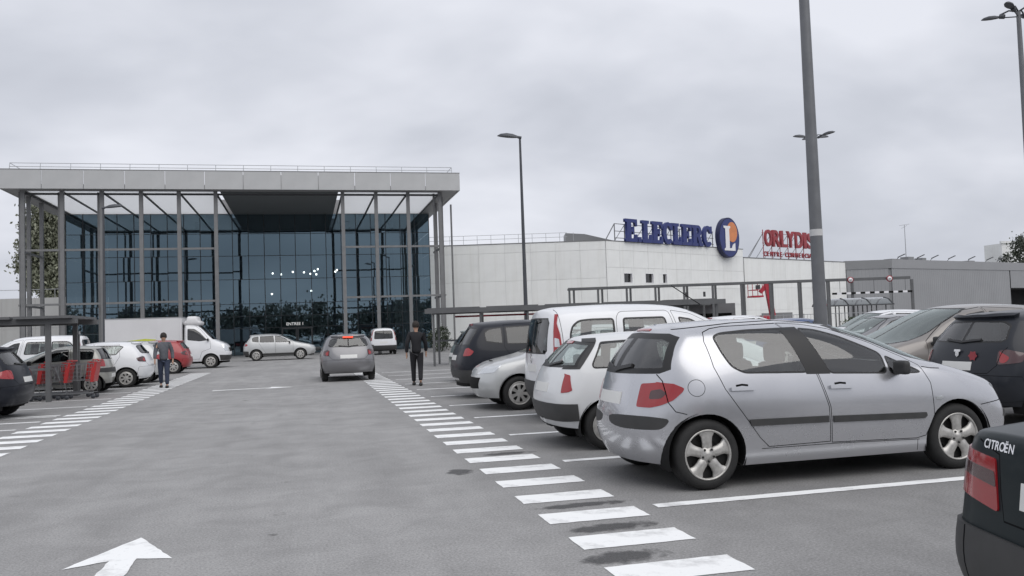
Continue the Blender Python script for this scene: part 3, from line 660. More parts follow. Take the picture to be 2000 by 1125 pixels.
SUV = dict(L=4.55, hw=.92, zs=.30, r=.35, ar=.41, wheels=(.85, 3.53), res=4, cr=.18,
    rear=[(.12, .34), (.0, .50), (.0, .78), (.10, 1.12), (.28, 1.38), (.46, 1.60)],
    top=[(.40, 1.625), (.7, 1.66), (1.4, 1.69), (2.0, 1.68), (2.4, 1.62), (2.8, 1.45), (3.2, 1.20), (3.36, 1.12), (3.7, 1.06), (4.1, .97), (4.4, .86)],
    drop=[(.4, .075), (2.2, .08), (2.8, .14), (3.2, .08), (3.5, .03)],
    front=[(4.4, .34), (4.53, .48), (4.55, .66), (4.45, .84)], belt=[(.3, 1.12), (1.5, 1.08), (3.2, 1.04), (4.0, .92)],
    plan=[(.25, .89), (.8, .92), (3.5, .92), (4.2, .84)], wr=[(.5, .64), (1.2, .69), (2.3, .68), (2.9, .70), (3.3, .75)],
    xs=[.66, .95, 1.4, 1.9, 2.3, 2.65, 2.95, 3.25, 3.5, 3.8, 4.1], mirror=(2.9, 1.09), seat=(2.1, .62, 1.1), dash=3.0)
SUV['feats'] = arches(SUV) + [
    ('door#r', None, 'paint', 's', [(1.05, 1.58), (1.95, 1.62), (2.0, 1.08), (2.0, .45), (1.45, .45), (1.25, .75), (1.02, 1.1)], {'gap': .007}),
    ('door#f', None, 'paint', 's', [(1.98, 1.62), (2.35, 1.56), (2.75, 1.36), (3.1, 1.08), (3.1, .45), (2.03, .45), (2.03, 1.08)], {'gap': .007}),
    ('window#q', None, 'glass_dark', 's', [(.60, 1.42), (.72, 1.50), (1.0, 1.53), (1.0, 1.16), (.62, 1.22)], {'frame': .02, 'round': .04}),
    ('window#r', 'door#r', 'glass_dark', 's', [(1.08, 1.53), (1.90, 1.555), (1.95, 1.14), (1.08, 1.15)], {'frame': .02, 'round': .04}),
    ('window#f', 'door#f', 'glass', 's', [(2.0, 1.555), (2.3, 1.51), (2.68, 1.31), (2.92, 1.12), (2.03, 1.13)], {'frame': .02, 'round': .04}),
    ('rear_window', None, 'glass_dark', 'r', [(0, 1.55), (.55, 1.53), (.64, 1.42), (.70, 1.15), (0, 1.14)], {'frame': .025}),
    ('windscreen', None, 'glass_screen', 'w', [(0, 1.60), (.55, 1.56), (.68, 1.14), (0, 1.13)], {'frame': .02}),
    ('tail_lamp', None, 'red_lamp', 'm', [('r', 0.64, 1.08), ('s', 0.26, 1.1), ('s', 0.36, 1.02), ('s', 0.28, 0.93), ('r', 0.64, 0.92)], {'off': .008}),
    ('bumper', None, 'plastic', 'm', [('r', .5, .60), ('s', .28, .62), ('s', .40, .60), ('s', .43, .36), ('s', .30, .33), ('r', .5, .34)], {'off': .01, 'r': .05}),
    ('bumper_centre', None, 'plastic', 'r', [(0, .62), (.82, .62), (.82, .34), (0, .34)], {'off': .01}),
    ('skid_plate', 'bumper_centre', 'chrome', 'r', [(0, .45), (.42, .45), (.38, .40), (0, .40)], {'off': .02}),
    ('sill', None, 'plastic', 's', [(1.25, .46), (3.15, .46), (3.15, .32), (1.25, .32)], {'off': .012}),
    ('number_plate', None, 'plate', 'r', [(0, .94), (.26, .94), (.26, .83), (0, .83)], {'off': .006}),
    ('headlamp', None, 'clear_lamp', 's', [(4.1, .93), (4.42, .84), (4.48, .74), (4.2, .78)], {'off': .005, 'round': .02}),
    ('high_brake_lamp', None, 'red_lamp', 'r', [(0, 1.62), (.18, 1.615), (.18, 1.58), (0, 1.585)], {'off': .010})]
MPV = dict(L=4.45, hw=.90, zs=.24, r=.32, ar=.375, wheels=(.78, 3.53), res=4, cr=.16,
    rear=[(.12, .3), (.0, .46), (.0, .74), (.08, 1.08), (.20, 1.34), (.34, 1.54)],
    top=[(.38, 1.57), (.7, 1.61), (1.4, 1.645), (1.9, 1.64), (2.3, 1.575), (2.7, 1.43), (3.1, 1.24), (3.5, 1.06), (3.8, .97), (4.1, .87), (4.32, .77)],
    drop=[(.4, .07), (2.0, .08), (2.5, .14), (3.0, .18), (3.4, .12), (3.7, .03)],
    front=[(4.32, .24), (4.44, .38), (4.45, .55), (4.36, .75)], belt=[(.3, 1.06), (1.5, 1.03), (3.0, .98), (3.6, .92), (4.1, .80)],
    plan=[(.25, .87), (.8, .90), (3.5, .90), (4.1, .81)], wr=[(.4, .64), (1.2, .69), (2.2, .68), (2.8, .69), (3.3, .74)],
    xs=[.6, .9, 1.35, 1.8, 2.2, 2.55, 2.9, 3.2, 3.5, 3.75, 4.0], mirror=(2.95, 1.03), seat=(1.95, .55, 1.0), dash=3.0)
MPV['feats'] = arches(MPV) + [
    ('door#r', None, 'paint', 's', [(1.0, 1.53), (1.75, 1.58), (1.85, 1.05), (1.85, .38), (1.35, .38), (1.15, .70), (.95, 1.05)], {'gap': .007}),
    ('door#f', None, 'paint', 's', [(1.78, 1.58), (2.15, 1.53), (2.6, 1.33), (3.05, 1.06), (3.1, .38), (1.88, .38), (1.88, 1.05)], {'gap': .007}),
    ('window#r', 'door#r', 'glass', 's', [(1.02, 1.46), (1.72, 1.505), (1.78, 1.10), (.98, 1.12)], {'frame': .02, 'round': .04}),
    ('window#f', 'door#f', 'glass', 's', [(1.80, 1.51), (2.12, 1.465), (2.52, 1.28), (2.78, 1.08), (1.85, 1.09)], {'frame': .02, 'round': .04}),
    ('quarter_window', 'door#f', 'glass', 's', [(2.58, 1.24), (2.98, 1.02), (2.84, 1.03)], {'frame': .012, 'round': .02}),
    ('rear_window', None, 'glass_dark', 'r', [(0, 1.50), (.54, 1.48), (.66, 1.12), (0, 1.11)], {'frame': .025}),
    ('windscreen', None, 'glass_screen', 'w', [(0, 1.585), (.50, 1.565), (.58, 1.50), (.70, 1.06), (.55, 1.02), (0, 1.01)], {'frame': .015}),
    ('tail_lamp', None, 'red_lamp', 'm', [('r', 0.62, 1.04), ('s', 0.26, 1.05), ('s', 0.28, 0.87), ('r', 0.62, 0.86)], {'off': .008}),
    ('headlamp', None, 'clear_lamp', 's', [(3.85, .90), (4.10, .85), (4.36, .72), (4.30, .62), (4.05, .70)], {'off': .005, 'round': .03}),
    ('seam#bonnet', None, 'gap', 't', [(3.30, .66), (3.6, .62), (4.0, .55), (4.2, .40)], {'line': .004}),
    ('grille', None, 'black', 'f', [(0, .62), (.48, .62), (.42, .40), (0, .38)], {'off': .003}),
    ('number_plate', None, 'plate', 'f', [(0, .52), (.26, .52), (.26, .41), (0, .41)], {'off': .01})]
COMPACT = dict(L=4.07, hw=.865, zs=.23, r=.31, ar=.365, wheels=(.72, 3.31), res=4, cr=.19,
    rear=[(.12, .28), (.01, .44), (-.01, .66), (.10, 1.02), (.26, 1.22), (.42, 1.42)],
    top=[(.36, 1.455), (.6, 1.485), (1.2, 1.52), (1.75, 1.51), (2.1, 1.46), (2.5, 1.30), (2.9, 1.07), (3.05, 1.0), (3.4, .95), (3.7, .87), (3.95, .75)],
    drop=[(.4, .075), (1.9, .08), (2.5, .13), (2.9, .07), (3.2, .03)],
    front=[(3.94, .23), (4.05, .38), (4.07, .54), (3.98, .73)], belt=[(.3, 1.03), (1.5, 1.0), (2.9, .95), (3.6, .83)],
    plan=[(.25, .835), (.7, .865), (3.2, .865), (3.8, .79)], wr=[(.4, .60), (1.0, .65), (2.1, .64), (2.6, .67), (3.0, .72)],
    xs=[.62, .9, 1.3, 1.75, 2.1, 2.4, 2.7, 2.95, 3.2, 3.45, 3.7], mirror=(2.6, 1.0), seat=(1.9, .47, 1.0), dash=2.75)
COMPACT['feats'] = arches(COMPACT) + [
    ('door#r', None, 'paint', 's', [(.95, 1.42), (1.7, 1.455), (1.78, 1.0), (1.8, .37), (1.3, .37), (1.1, .68), (.9, 1.02)], {'gap': .007}),
    ('door#f', None, 'paint', 's', [(1.73, 1.455), (2.05, 1.40), (2.4, 1.21), (2.75, .96), (2.82, .37), (1.83, .37), (1.81, 1.0)], {'gap': .007}),
    ('window#r', 'door#r', 'glass', 's', [(.80, 1.33), (.95, 1.375), (1.66, 1.395), (1.71, 1.05), (1.02, 1.07)], {'frame': .02, 'round': .04}),
    ('window#f', 'door#f', 'glass', 's', [(1.76, 1.395), (2.02, 1.345), (2.35, 1.165), (2.6, 1.03), (1.79, 1.045)], {'frame': .02, 'round': .04}),
    ('rear_window', None, 'glass', 'r', [(0, 1.375), (.46, 1.36), (.56, 1.31), (.62, 1.13), (.58, 1.09), (0, 1.085)], {'frame': .02, 'round': .02}),
    ('spoiler', None, 'paint', 'r', [(0, 1.445), (.52, 1.42), (.52, 1.395), (0, 1.405)], {'off': .05}),
    ('windscreen', None, 'glass_screen', 'w', [(0, 1.45), (.5, 1.42), (.64, 1.03), (0, 1.02)], {'frame': .02}),
    ('tail_lamp', None, 'dark_lamp', 'm', [('r', 0.58, 0.985), ('s', 0.26, 1.0), ('s', 0.42, 0.95), ('s', 0.36, 0.84), ('r', 0.6, 0.81)], {'off': .008}),
    ('lamp_lens', 'tail_lamp', 'red_lamp', 'm', [('r', 0.605, 0.97), ('s', 0.2, 0.985), ('s', 0.25, 0.9), ('s', 0.2, 0.83), ('r', 0.625, 0.83)], {'off': .012}),
    ('bumper', None, 'paint', 's', [(-.02, .68), (.33, .66), (.40, .36), (.0, .30)], {'off': .006, 'gap': .006}),
    ('number_plate', None, 'plate', 'r', [(0, .84), (.26, .84), (.26, .73), (0, .73)], {'off': .006}),
    ('seam#t', None, 'gap', 'r', [(0, .685), (.5, .70), (.60, .80), (.63, .98), (.66, 1.03)], {'line': .004}),
    ('wiper', None, 'rubber', 'r', oline([(0, 1.09), (.14, 1.105), (.30, 1.12)], .013), {'off': .02}),
    ('headlamp', None, 'clear_lamp', 's', [(3.6, .84), (3.85, .79), (3.98, .66), (3.75, .70)], {'off': .005, 'round': .02}),
    ('grille', None, 'black', 'f', [(0, .60), (.45, .60), (.40, .40), (0, .38)], {'off': .003})]
MINI = dict(L=3.43, hw=.80, zs=.22, r=.28, ar=.335, wheels=(.50, 2.85), res=4, cr=.16,
    rear=[(.10, .28), (.01, .42), (.0, .62), (.08, .97), (.20, 1.18), (.33, 1.36)],
    top=[(.34, 1.375), (.6, 1.41), (1.1, 1.43), (1.5, 1.41), (1.9, 1.31), (2.3, 1.13), (2.6, .98), (2.85, .90), (3.1, .80), (3.32, .68)],
    drop=[(.4, .07), (1.5, .08), (2.1, .14), (2.5, .12), (2.8, .03)],
    front=[(3.32, .22), (3.42, .36), (3.43, .5), (3.35, .66)], belt=[(.3, .96), (1.4, .92), (2.4, .88), (3.0, .76)],
    plan=[(.25, .77), (.6, .80), (2.8, .80), (3.2, .72)], wr=[(.4, .58), (1.0, .62), (1.8, .61), (2.4, .66), (2.7, .70)],
    xs=[.55, .8, 1.15, 1.5, 1.8, 2.1, 2.4, 2.65, 2.9, 3.1], mirror=(2.15, .93), seat=(1.5, .45, .7), dash=2.4)
MINI['feats'] = arches(MINI) + [
    ('door', None, 'paint', 's', [(1.08, 1.38), (1.5, 1.37), (1.9, 1.2), (2.3, .95), (2.38, .36), (1.1, .36), (1.02, .9)], {'gap': .008}),
    ('window#r', None, 'glass_dark', 's', [(.42, 1.24), (.50, 1.31), (.98, 1.33), (.98, 1.0), (.46, 1.0)], {'frame': .02, 'round': .06}),
    ('window#f', 'door', 'glass_dark', 's', [(1.12, 1.32), (1.48, 1.31), (1.85, 1.14), (2.12, .95), (1.10, .98)], {'frame': .02, 'round': .05}),
    ('rear_window', None, 'glass_dark', 'r', [(0, 1.33), (.50, 1.31), (.62, 1.0), (0, .99)], {'frame': .02}),
    ('windscreen', None, 'glass_screen', 'w', [(0, 1.37), (.48, 1.34), (.60, .95), (0, .94)], {'frame': .02}),
    ('tail_lamp', None, 'red_lamp', 'm', [('r', .56, .965), ('s', .24, .96), ('s', .28, .88), ('s', .26, .79), ('r', .58, .78)], {'off': .012}),
    ('bumper', None, 'plastic', 's', [(-.02, .74), (.26, .74), (.28, .62), (-.02, .60)], {'off': .012}),
    ('moulding', 'door', 'plastic', 's', [(1.06, .56), (2.36, .54), (2.36, .49), (1.06, .50)], {'off': .01}),
    ('number_plate', None, 'plate', 'r', [(0, .56), (.26, .56), (.26, .45), (0, .45)], {'off': .006}),
    ('headlamp', None, 'clear_lamp', 'f', [(.40, .74), (.62, .72), (.62, .60), (.40, .60)], {'off': .005})]
CAB = dict(L=2.30, hw=.99, zs=.36, r=.35, ar=.42, wheels=(1.32,), res=4, cr=.04, cf=.2,
    rear=[(.0, .40), (.0, .60), (.0, .9), (.0, 1.35), (.0, 1.85), (.02, 2.32)],
    top=[(.03, 2.36), (.3, 2.40), (.6, 2.36), (.85, 2.22), (1.2, 1.84), (1.5, 1.50), (1.62, 1.40), (1.85, 1.33), (2.05, 1.22), (2.2, 1.08)],
    drop=[(.1, .09), (.6, .12), (1.2, .16), (1.5, .10), (1.7, .03)],
    front=[(2.18, .36), (2.29, .54), (2.30, .8), (2.22, 1.06)], belt=[(.1, 1.36), (1.0, 1.33), (1.5, 1.28), (2.0, 1.12)],
    plan=[(.1, .98), (.5, .99), (1.4, .985), (2.0, .90)], wr=[(.1, .80), (.6, .79), (1.2, .80), (1.5, .84)],
    xs=[.2, .4, .65, .9, 1.15, 1.4, 1.6, 1.8, 2.0], mirror=(1.22, 1.42), seat=(.55, .95, None), dash=1.35)
CAB['feats'] = arches(CAB) + [
    ('door', None, 'paint', 's', [(.10, 2.2), (.60, 2.16), (.85, 1.98), (1.30, 1.42), (1.34, 1.0), (.92, .85), (.80, .48), (.10, .48)], {'gap': .01}),
    ('window', 'door', 'glass_dark', 's', [(.22, 2.04), (.55, 2.02), (.80, 1.84), (1.18, 1.42), (.80, 1.38), (.22, 1.46)], {'frame': .025, 'round': .06}),
    ('windscreen', None, 'glass_dark', 'w', [(0, 2.24), (.68, 2.18), (.80, 1.46), (0, 1.44)], {'frame': .02}),
    ('headlamp', None, 'clear_lamp', 's', [(1.86, 1.20), (2.08, 1.10), (2.22, .86), (2.04, .84), (1.92, 1.0)], {'off': .006, 'round': .03}),
    ('bumper', None, 'plastic', 's', [(1.75, .66), (2.32, .64), (2.32, .38), (1.80, .38)], {'off': .01}),
    ('grille', None, 'black', 'f', [(0, 1.02), (.5, 1.02), (.5, .82), (0, .82)], {'off': .004})]
# ------------------------------------------------------------------ ground and painted markings
def ground_mat():
    m = bpy.data.materials.new('asphalt'); m.use_nodes = True; t = m.node_tree; b = t.nodes['Principled BSDF']; MATS['asphalt'] = m
    tcn = N(t, 'ShaderNodeTexCoord'); v = tcn.outputs['Object']
    big = noise(t, v, .22, 4, .55); mid = noise(t, v, 1.6, 6, .6, .6); fine = noise(t, v, 55, 3, .7); grit = N(t, 'ShaderNodeTexVoronoi', Scale=130.0); LK(t, v, grit.inputs['Vector'])
    mp_ = N(t, 'ShaderNodeMapping'); LK(t, v, mp_.inputs[0]); mp_.inputs['Scale'].default_value = (1.6, .16, 1); streak = noise(t, mp_.outputs[0], 1.0, 4, .6)
    def ramp(src, a, c0, c, c1):
        r = N(t, 'ShaderNodeValToRGB'); LK(t, src, r.inputs[0]); e_ = r.color_ramp.elements; e_[0].position, e_[1].position = a, c; e_[0].color = (c0,) * 3 + (1,); e_[1].color = (c1,) * 3 + (1,); return r.outputs[0]
    def mul(a, c):
        x = N(t, 'ShaderNodeMix', _data_type='RGBA', _blend_type='MULTIPLY'); x.inputs[0].default_value = 1.0; LK(t, a, x.inputs[6]); LK(t, c, x.inputs[7]); return x.outputs[2]
    c = mul(ramp(big.outputs['Fac'], .3, .82, .7, 1.0), ramp(mid.outputs['Fac'], .30, .80, .64, 1.01))
    c = mul(c, ramp(streak.outputs['Fac'], .3, .86, .62, 1.0)); c = mul(c, ramp(fine.outputs['Fac'], .3, .62, .70, 1.14)); c = mul(c, ramp(grit.outputs['Distance'], .0, .80, .5, 1.05))
    sp = noise(t, v, 2.6, 3, .5); c = mul(c, ramp(sp.outputs['Fac'], .23, .45, .28, 1.0))
    sx = N(t, 'ShaderNodeSeparateXYZ'); LK(t, v, sx.inputs[0])       # bays darker than the tyre-polished lane: oil, plus car shade painted into the colour
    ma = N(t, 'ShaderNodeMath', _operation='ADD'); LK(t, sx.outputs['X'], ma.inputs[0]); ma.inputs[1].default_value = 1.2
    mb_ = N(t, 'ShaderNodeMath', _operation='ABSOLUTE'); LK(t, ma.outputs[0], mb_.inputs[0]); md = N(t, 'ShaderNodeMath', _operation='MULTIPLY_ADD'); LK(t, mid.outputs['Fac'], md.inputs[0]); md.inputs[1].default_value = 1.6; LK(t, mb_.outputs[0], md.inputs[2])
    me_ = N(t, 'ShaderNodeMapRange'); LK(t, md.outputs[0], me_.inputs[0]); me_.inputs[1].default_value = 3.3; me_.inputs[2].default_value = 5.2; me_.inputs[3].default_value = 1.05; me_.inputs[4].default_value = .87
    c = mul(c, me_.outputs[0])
    tn = N(t, 'ShaderNodeMix', _data_type='RGBA', _blend_type='MULTIPLY'); tn.inputs[0].default_value = 1.0; LK(t, c, tn.inputs[6]); tn.inputs[7].default_value = (.375, .372, .37, 1)
    LK(t, tn.outputs[2], b.inputs['Base Color']); b.inputs['Roughness'].default_value = .82; b.inputs['Specular IOR Level'].default_value = .3
    bp = N(t, 'ShaderNodeBump', Strength=.35, Distance=.006); LK(t, fine.outputs['Fac'], bp.inputs['Height']); LK(t, bp.outputs[0], b.inputs['Normal'])
    return m
def paintline_mat():
    m = bpy.data.materials.new('road_paint'); m.use_nodes = True; t = m.node_tree; b = t.nodes['Principled BSDF']; MATS['road_paint'] = m
    tcn = N(t, 'ShaderNodeTexCoord'); v = tcn.outputs['Object']
    n = noise(t, v, 2.3, 6, .65); r = N(t, 'ShaderNodeValToRGB'); LK(t, n.outputs['Fac'], r.inputs[0]); e_ = r.color_ramp.elements
    e_[0].position, e_[0].color = .30, (.44, .44, .445, 1); e_[1].position, e_[1].color = .48, (.84, .85, .85, 1)
    n2 = noise(t, v, 24, 4, .7); r2_ = N(t, 'ShaderNodeValToRGB'); LK(t, n2.outputs['Fac'], r2_.inputs[0]); e_ = r2_.color_ramp.elements; e_[0].position, e_[0].color = .27, (.72, .72, .72, 1); e_[1].position, e_[1].color = .40, (1, 1, 1, 1)
    x = N(t, 'ShaderNodeMix', _data_type='RGBA', _blend_type='MULTIPLY'); x.inputs[0].default_value = 1.0; LK(t, r.outputs[0], x.inputs[6]); LK(t, r2_.outputs[0], x.inputs[7])
    LK(t, x.outputs[2], b.inputs['Base Color']); b.inputs['Roughness'].default_value = .7
    return m
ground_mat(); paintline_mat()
mat('stain', (.11, .11, .112), .6, var=.35, vscale=5)
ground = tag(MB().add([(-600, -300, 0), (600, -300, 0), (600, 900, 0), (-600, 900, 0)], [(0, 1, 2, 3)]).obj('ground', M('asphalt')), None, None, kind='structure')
def sheet(name, pts, m, z=.004, wob=0.0):
    c = Vector((sum(p[0] for p in pts) / len(pts), sum(p[1] for p in pts) / len(pts), z)); b = MB()
    if wob:
        q = []
        for a, d in zip(pts, pts[1:] + pts[:1]):
            n = max(1, int(math.hypot(d[0] - a[0], d[1] - a[1]) / .07))
            q += [(a[0] + (d[0] - a[0]) * k / n + rnd.uniform(-wob, wob), a[1] + (d[1] - a[1]) * k / n + rnd.uniform(-wob, wob)) for k in range(n)]
        pts = q
    b.add([(p[0] - c.x, p[1] - c.y, 0) for p in pts], [tuple(range(len(pts)))])
    o = b.obj(name, M(m), ground, loc=(c.x, c.y, z)); return o
def rect(x0, x1, y0, y1): return [(x0, y0), (x1, y0), (x1, y1), (x0, y1)]
for k in range(46):       # broken edge lines of the lane
    y = 3.46 + .795 * k
    if y < 46: sheet('painted_stripe', rect(1.765 + rnd.uniform(-.01, .01), 2.58, y, y - .36), 'road_paint', wob=.004)
    if 6 < y < 46: sheet('painted_stripe', rect(-4.02, -4.86 + rnd.uniform(-.02, .02), y + .3, y - .08), 'road_paint', wob=.006)
for k in range(12):       # bay lines, a short start and the long line
    y = 6.52 + 2.56 * k - 2.5
    sheet('bay_line', rect(2.75, 7.7, y - .07, y + .07), 'road_paint', wob=.004)
    if k > 4: sheet('bay_line', rect(-5.0, -9.8, y - .06, y + .06), 'road_paint', wob=.004)
sheet('bay_line', rect(-5.0, -6.9, 18.2, 18.35), 'road_paint', wob=.005); sheet('bay_line', rect(-5.0, -6.9, 19.6, 19.75), 'road_paint', wob=.005)
sheet('direction_arrow', [(-1.24, 7.05), (-1.60, 6.26), (-1.33, 6.38), (-1.40, 4.5), (-1.12, 4.5), (-1.16, 6.38), (-.91, 6.30)], 'road_paint', wob=.006)
sheet('direction_arrow', [(-.35, 25.9), (-1.2, 25.6), (-1.0, 25.9), (-2.6, 25.75), (-2.6, 26.0), (-1.0, 26.1), (-1.0, 26.4)], 'road_paint', wob=.01)
def stain_mat():
    m = bpy.data.materials.new('wet_stain'); m.use_nodes = True; t = m.node_tree; b = t.nodes['Principled BSDF']; MATS['wet_stain'] = m
    tcn = N(t, 'ShaderNodeTexCoord'); vm = N(t, 'ShaderNodeVectorMath', _operation='SUBTRACT'); LK(t, tcn.outputs['Generated'], vm.inputs[0]); vm.inputs[1].default_value = (.5, .5, 0)
    vz = N(t, 'ShaderNodeVectorMath', _operation='MULTIPLY'); vz.inputs[1].default_value = (1, 1, 0)
    ln = N(t, 'ShaderNodeVectorMath', _operation='LENGTH'); LK(t, vm.outputs[0], vz.inputs[0]); LK(t, vz.outputs[0], ln.inputs[0]); n = noise(t, tcn.outputs['Object'], 7, 5, .6)
    ad = N(t, 'ShaderNodeMath', _operation='MULTIPLY_ADD'); LK(t, n.outputs['Fac'], ad.inputs[0]); ad.inputs[1].default_value = .75; LK(t, ln.outputs['Value'], ad.inputs[2])
    mr = N(t, 'ShaderNodeMapRange'); LK(t, ad.outputs[0], mr.inputs[0]); mr.inputs[1].default_value = .84; mr.inputs[2].default_value = .66; mr.inputs[3].default_value = 0.0; mr.inputs[4].default_value = .58
    LK(t, mr.outputs[0], b.inputs['Alpha']); b.inputs['Base Color'].default_value = (.05, .05, .052, 1); b.inputs['Roughness'].default_value = .6
stain_mat()
for cx, cy, w, h in ((1.95, 5.24, .34, .17), (2.16, 6.03, .42, .14), (2.2, 6.86, .48, .11), (2.32, 10.0, .36, .13), (1.55, 8.95, .17, .22), (1.95, 4.45, .3, .17), (4.4, 8.9, .5, .3)):
    sheet('dark_stain', rect(cx - w, cx + w, cy - h, cy + h), 'wet_stain', .0028)

# ------------------------------------------------------------------ glass entrance hall with its canopy
mat('fascia', (.46, .465, .465), .42, metal=.25, var=.05, vscale=.8)
mat('fascia_side', (.30, .30, .305), .5, var=.05)
mat('soffit', (.17, .18, .185), .6, var=.08)
mat('steel', (.19, .192, .195), .5, metal=.2, var=.1, vscale=2)
mat('steel_dark', (.06, .062, .066), .55, var=.12, vscale=2)
mat('mullion', (.035, .04, .045), .4, metal=.4)
mat('rail', (.38, .39, .40), .4, metal=.5)
mat('hall_inside', (.30, .31, .32), .9)
mat('hall_floor', (.4, .4, .4), .5)
mat('shop_lamp', (1.0, .97, .9), .5, emit=9)
mat('sign_text', (.9, .9, .88), .5, emit=.25)
t_ = bpy.data.materials.new('canopy_sheet'); t_.use_nodes = True; tr_ = t_.node_tree; tr_.nodes.clear(); MATS['canopy_sheet'] = t_
td = N(tr_, 'ShaderNodeBsdfTranslucent'); td.inputs[0].default_value = (.86, .87, .88, 1); tdd = N(tr_, 'ShaderNodeBsdfDiffuse'); tdd.inputs[0].default_value = (.7, .7, .7, 1)
tm = N(tr_, 'ShaderNodeMixShader'); tm.inputs[0].default_value = .25; LK(tr_, td.outputs[0], tm.inputs[1]); LK(tr_, tdd.outputs[0], tm.inputs[2]); to = N(tr_, 'ShaderNodeOutputMaterial'); LK(tr_, tm.outputs[0], to.inputs[0])
glassmat('curtain_glass', (.26, .30, .32), gl=(.37, .52, .62), ior=1.6, rough=.012, boost=.27)
def fz(p): return p
hall = thing('entrance_hall', 'tall glass entrance hall under a flat grey overhanging canopy roof', 'building', (-4, 68, 0))
HO = Vector((-4, 68, 0))
class MBo(MB):
    """solids given in world coordinates, built in the frame of an unrotated parent"""
    def obj(s, name, m, parent=None, org=None, **kw):
        o = Vector(parent.location) if org is None else org
        s.v = [(v[0] - o.x, v[1] - o.y, v[2] - o.z) for v in s.v]
        return link(name, s.mesh(name, m), parent, **kw)
Z0, Z1, Y0, Y1, XL, XR = 11.85, 13.12, 62.0, 74.6, -19.35, 11.45
roof = MBo().box(XL + .05, XR - .05, Y0 + .08, Y1 + 16, Z0 + .35, Z1 - .02).obj('roof_slab', M('fascia_side'), hall)
n = 12; w = (XR - XL) / n
pm = MB().box(0, w - .035, 0, .08, 0, Z1 - Z0).mesh('fascia_panel', M('fascia'))
for k in range(n): link('fascia_panel', pm, hall, Vector((XL + k * w + .017, Y0 - .005, Z0)) - HO)
pm = MB().box(0, .08, 0, 2.52, 0, Z1 - Z0).mesh('fascia_panel', M('fascia'))
for k in range(5):
    for x in (XR - .08, XL): link('fascia_panel', pm, hall, Vector((x, Y0 + .085 + k * 2.55, Z0)) - HO)
MBo().box(XL, XR, Y0 - .02, Y0 + .12, Z1 + .004, Z1 + .05).obj('roof_edge_trim', M('steel'), hall)
# underside: grey rim, dark middle bay, light sheets on both wings
S0 = Z0 + .02
MBo().box(XL + .1, XR - .1, Y0 + .085, Y0 + 1.15, S0, S0 + .3).obj('soffit_rim', M('fascia_side'), hall)
MBo().box(XL + .1, -18.0, Y0 + 1.17, Y1, S0, S0 + .3).obj('soffit_rim', M('fascia_side'), hall)
MBo().box(10.2, XR - .1, Y0 + 1.17, Y1, S0, S0 + .3).obj('soffit_rim', M('fascia_side'), hall)
MBo().box(-5.6, 2.6, Y0 + 1.17, Y1, S0 - .01, S0 + .3).obj('soffit_panel', M('soffit'), hall)
colx = [-18.2, -15.79, -13.3, -10.8, -8.34, -5.9, 2.9, 5.31, 7.67, 10.05]
roof.hide_render = False
for a, b_ in zip(colx[:-1], colx[1:]):
    if a == -5.9: continue
    MBo().box(a + .01, b_ - .01, Y0 + 1.17, Y1, S0 + .02, S0 + .04).obj('canopy_sheet', M('canopy_sheet'), hall)
# the slab above the wings is open so daylight reaches the sheets
bpy.data.objects.remove(roof)
MBo().box(-5.6, 2.6, Y0 + 1.17, Y1, S0 + .31, Z1 - .03).obj('roof_slab', M('fascia_side'), hall)
MBo().box(XL + .1, XR - .1, Y1 + .02, Y1 + 15, S0, Z1 - .03).obj('roof_slab', M('fascia_side'), hall)
for x in colx:
    MBo().box(x - .06, x + .06, Y0 + 1.2, Y1 - .02, S0 - .10, S0 - .002).obj('canopy_beam', M('steel_dark'), hall)
    MBo().box(x - .125, x + .125, Y0 + .9, Y0 + 1.15, 0, S0 - .002).obj('column', M('steel'), hall)
    if x < -12 or x > 9: MBo().box(x - .42, x - .28, Y0 + 1.6, Y0 + 1.74, 0, S0 - .002).obj('column', M('steel'), hall)
for x in (-18.55, 10.55):
    for y in (65.4, 68.4): MBo().box(x - .12, x + .12, y, y + .24, 0, S0 - .002).obj('column', M('steel'), hall)
MBo().tube([(10.95, 63.4, 0), (10.95, 63.4, 11.0)], .07, 8).obj('rain_pipe', M('steel'), hall)
MBo().box(colx[0], colx[-1], Y0 + 1.22, Y0 + 1.34, S0 - .24, S0 - .11).obj('canopy_beam', M('steel_dark'), hall)
for z in (7.83, 4.15):
    for a, b_ in zip(colx[:-1], colx[1:]):
        if a == -5.9: continue
        MBo().box(a + .125, b_ - .125, Y0 + .98, Y0 + 1.12, z - .07, z + .07).obj('cross_bar', M('steel'), hall)
    for x in (-18.5, 10.3): MBo().box(x - .06, x + .06, Y0 + 1.2, Y0 + 6.3, z - .07, z + .07).obj('cross_bar', M('steel'), hall)
for k in range(17):
    x = XL + .5 + k * (XR - XL - 1) / 16; MBo().tube([(x, Y0 + .5, Z1), (x, Y0 + .62, Z1 + .55)], .022, 5).obj('rail_post', M('rail'), hall)
for z, y in ((Z1 + .55, .62), (Z1 + .3, .57)): MBo().tube([(XL + .5, Y0 + y, z), (XR - .5, Y0 + y, z)], .02, 5).obj('guard_rail', M('rail'), hall)
for x in (XL + .5, XR - .5): MBo().tube([(x, Y0 + .62, Z1 + .55), (x, Y1, Z1 + .55)], .02, 5).obj('guard_rail', M('rail'), hall)
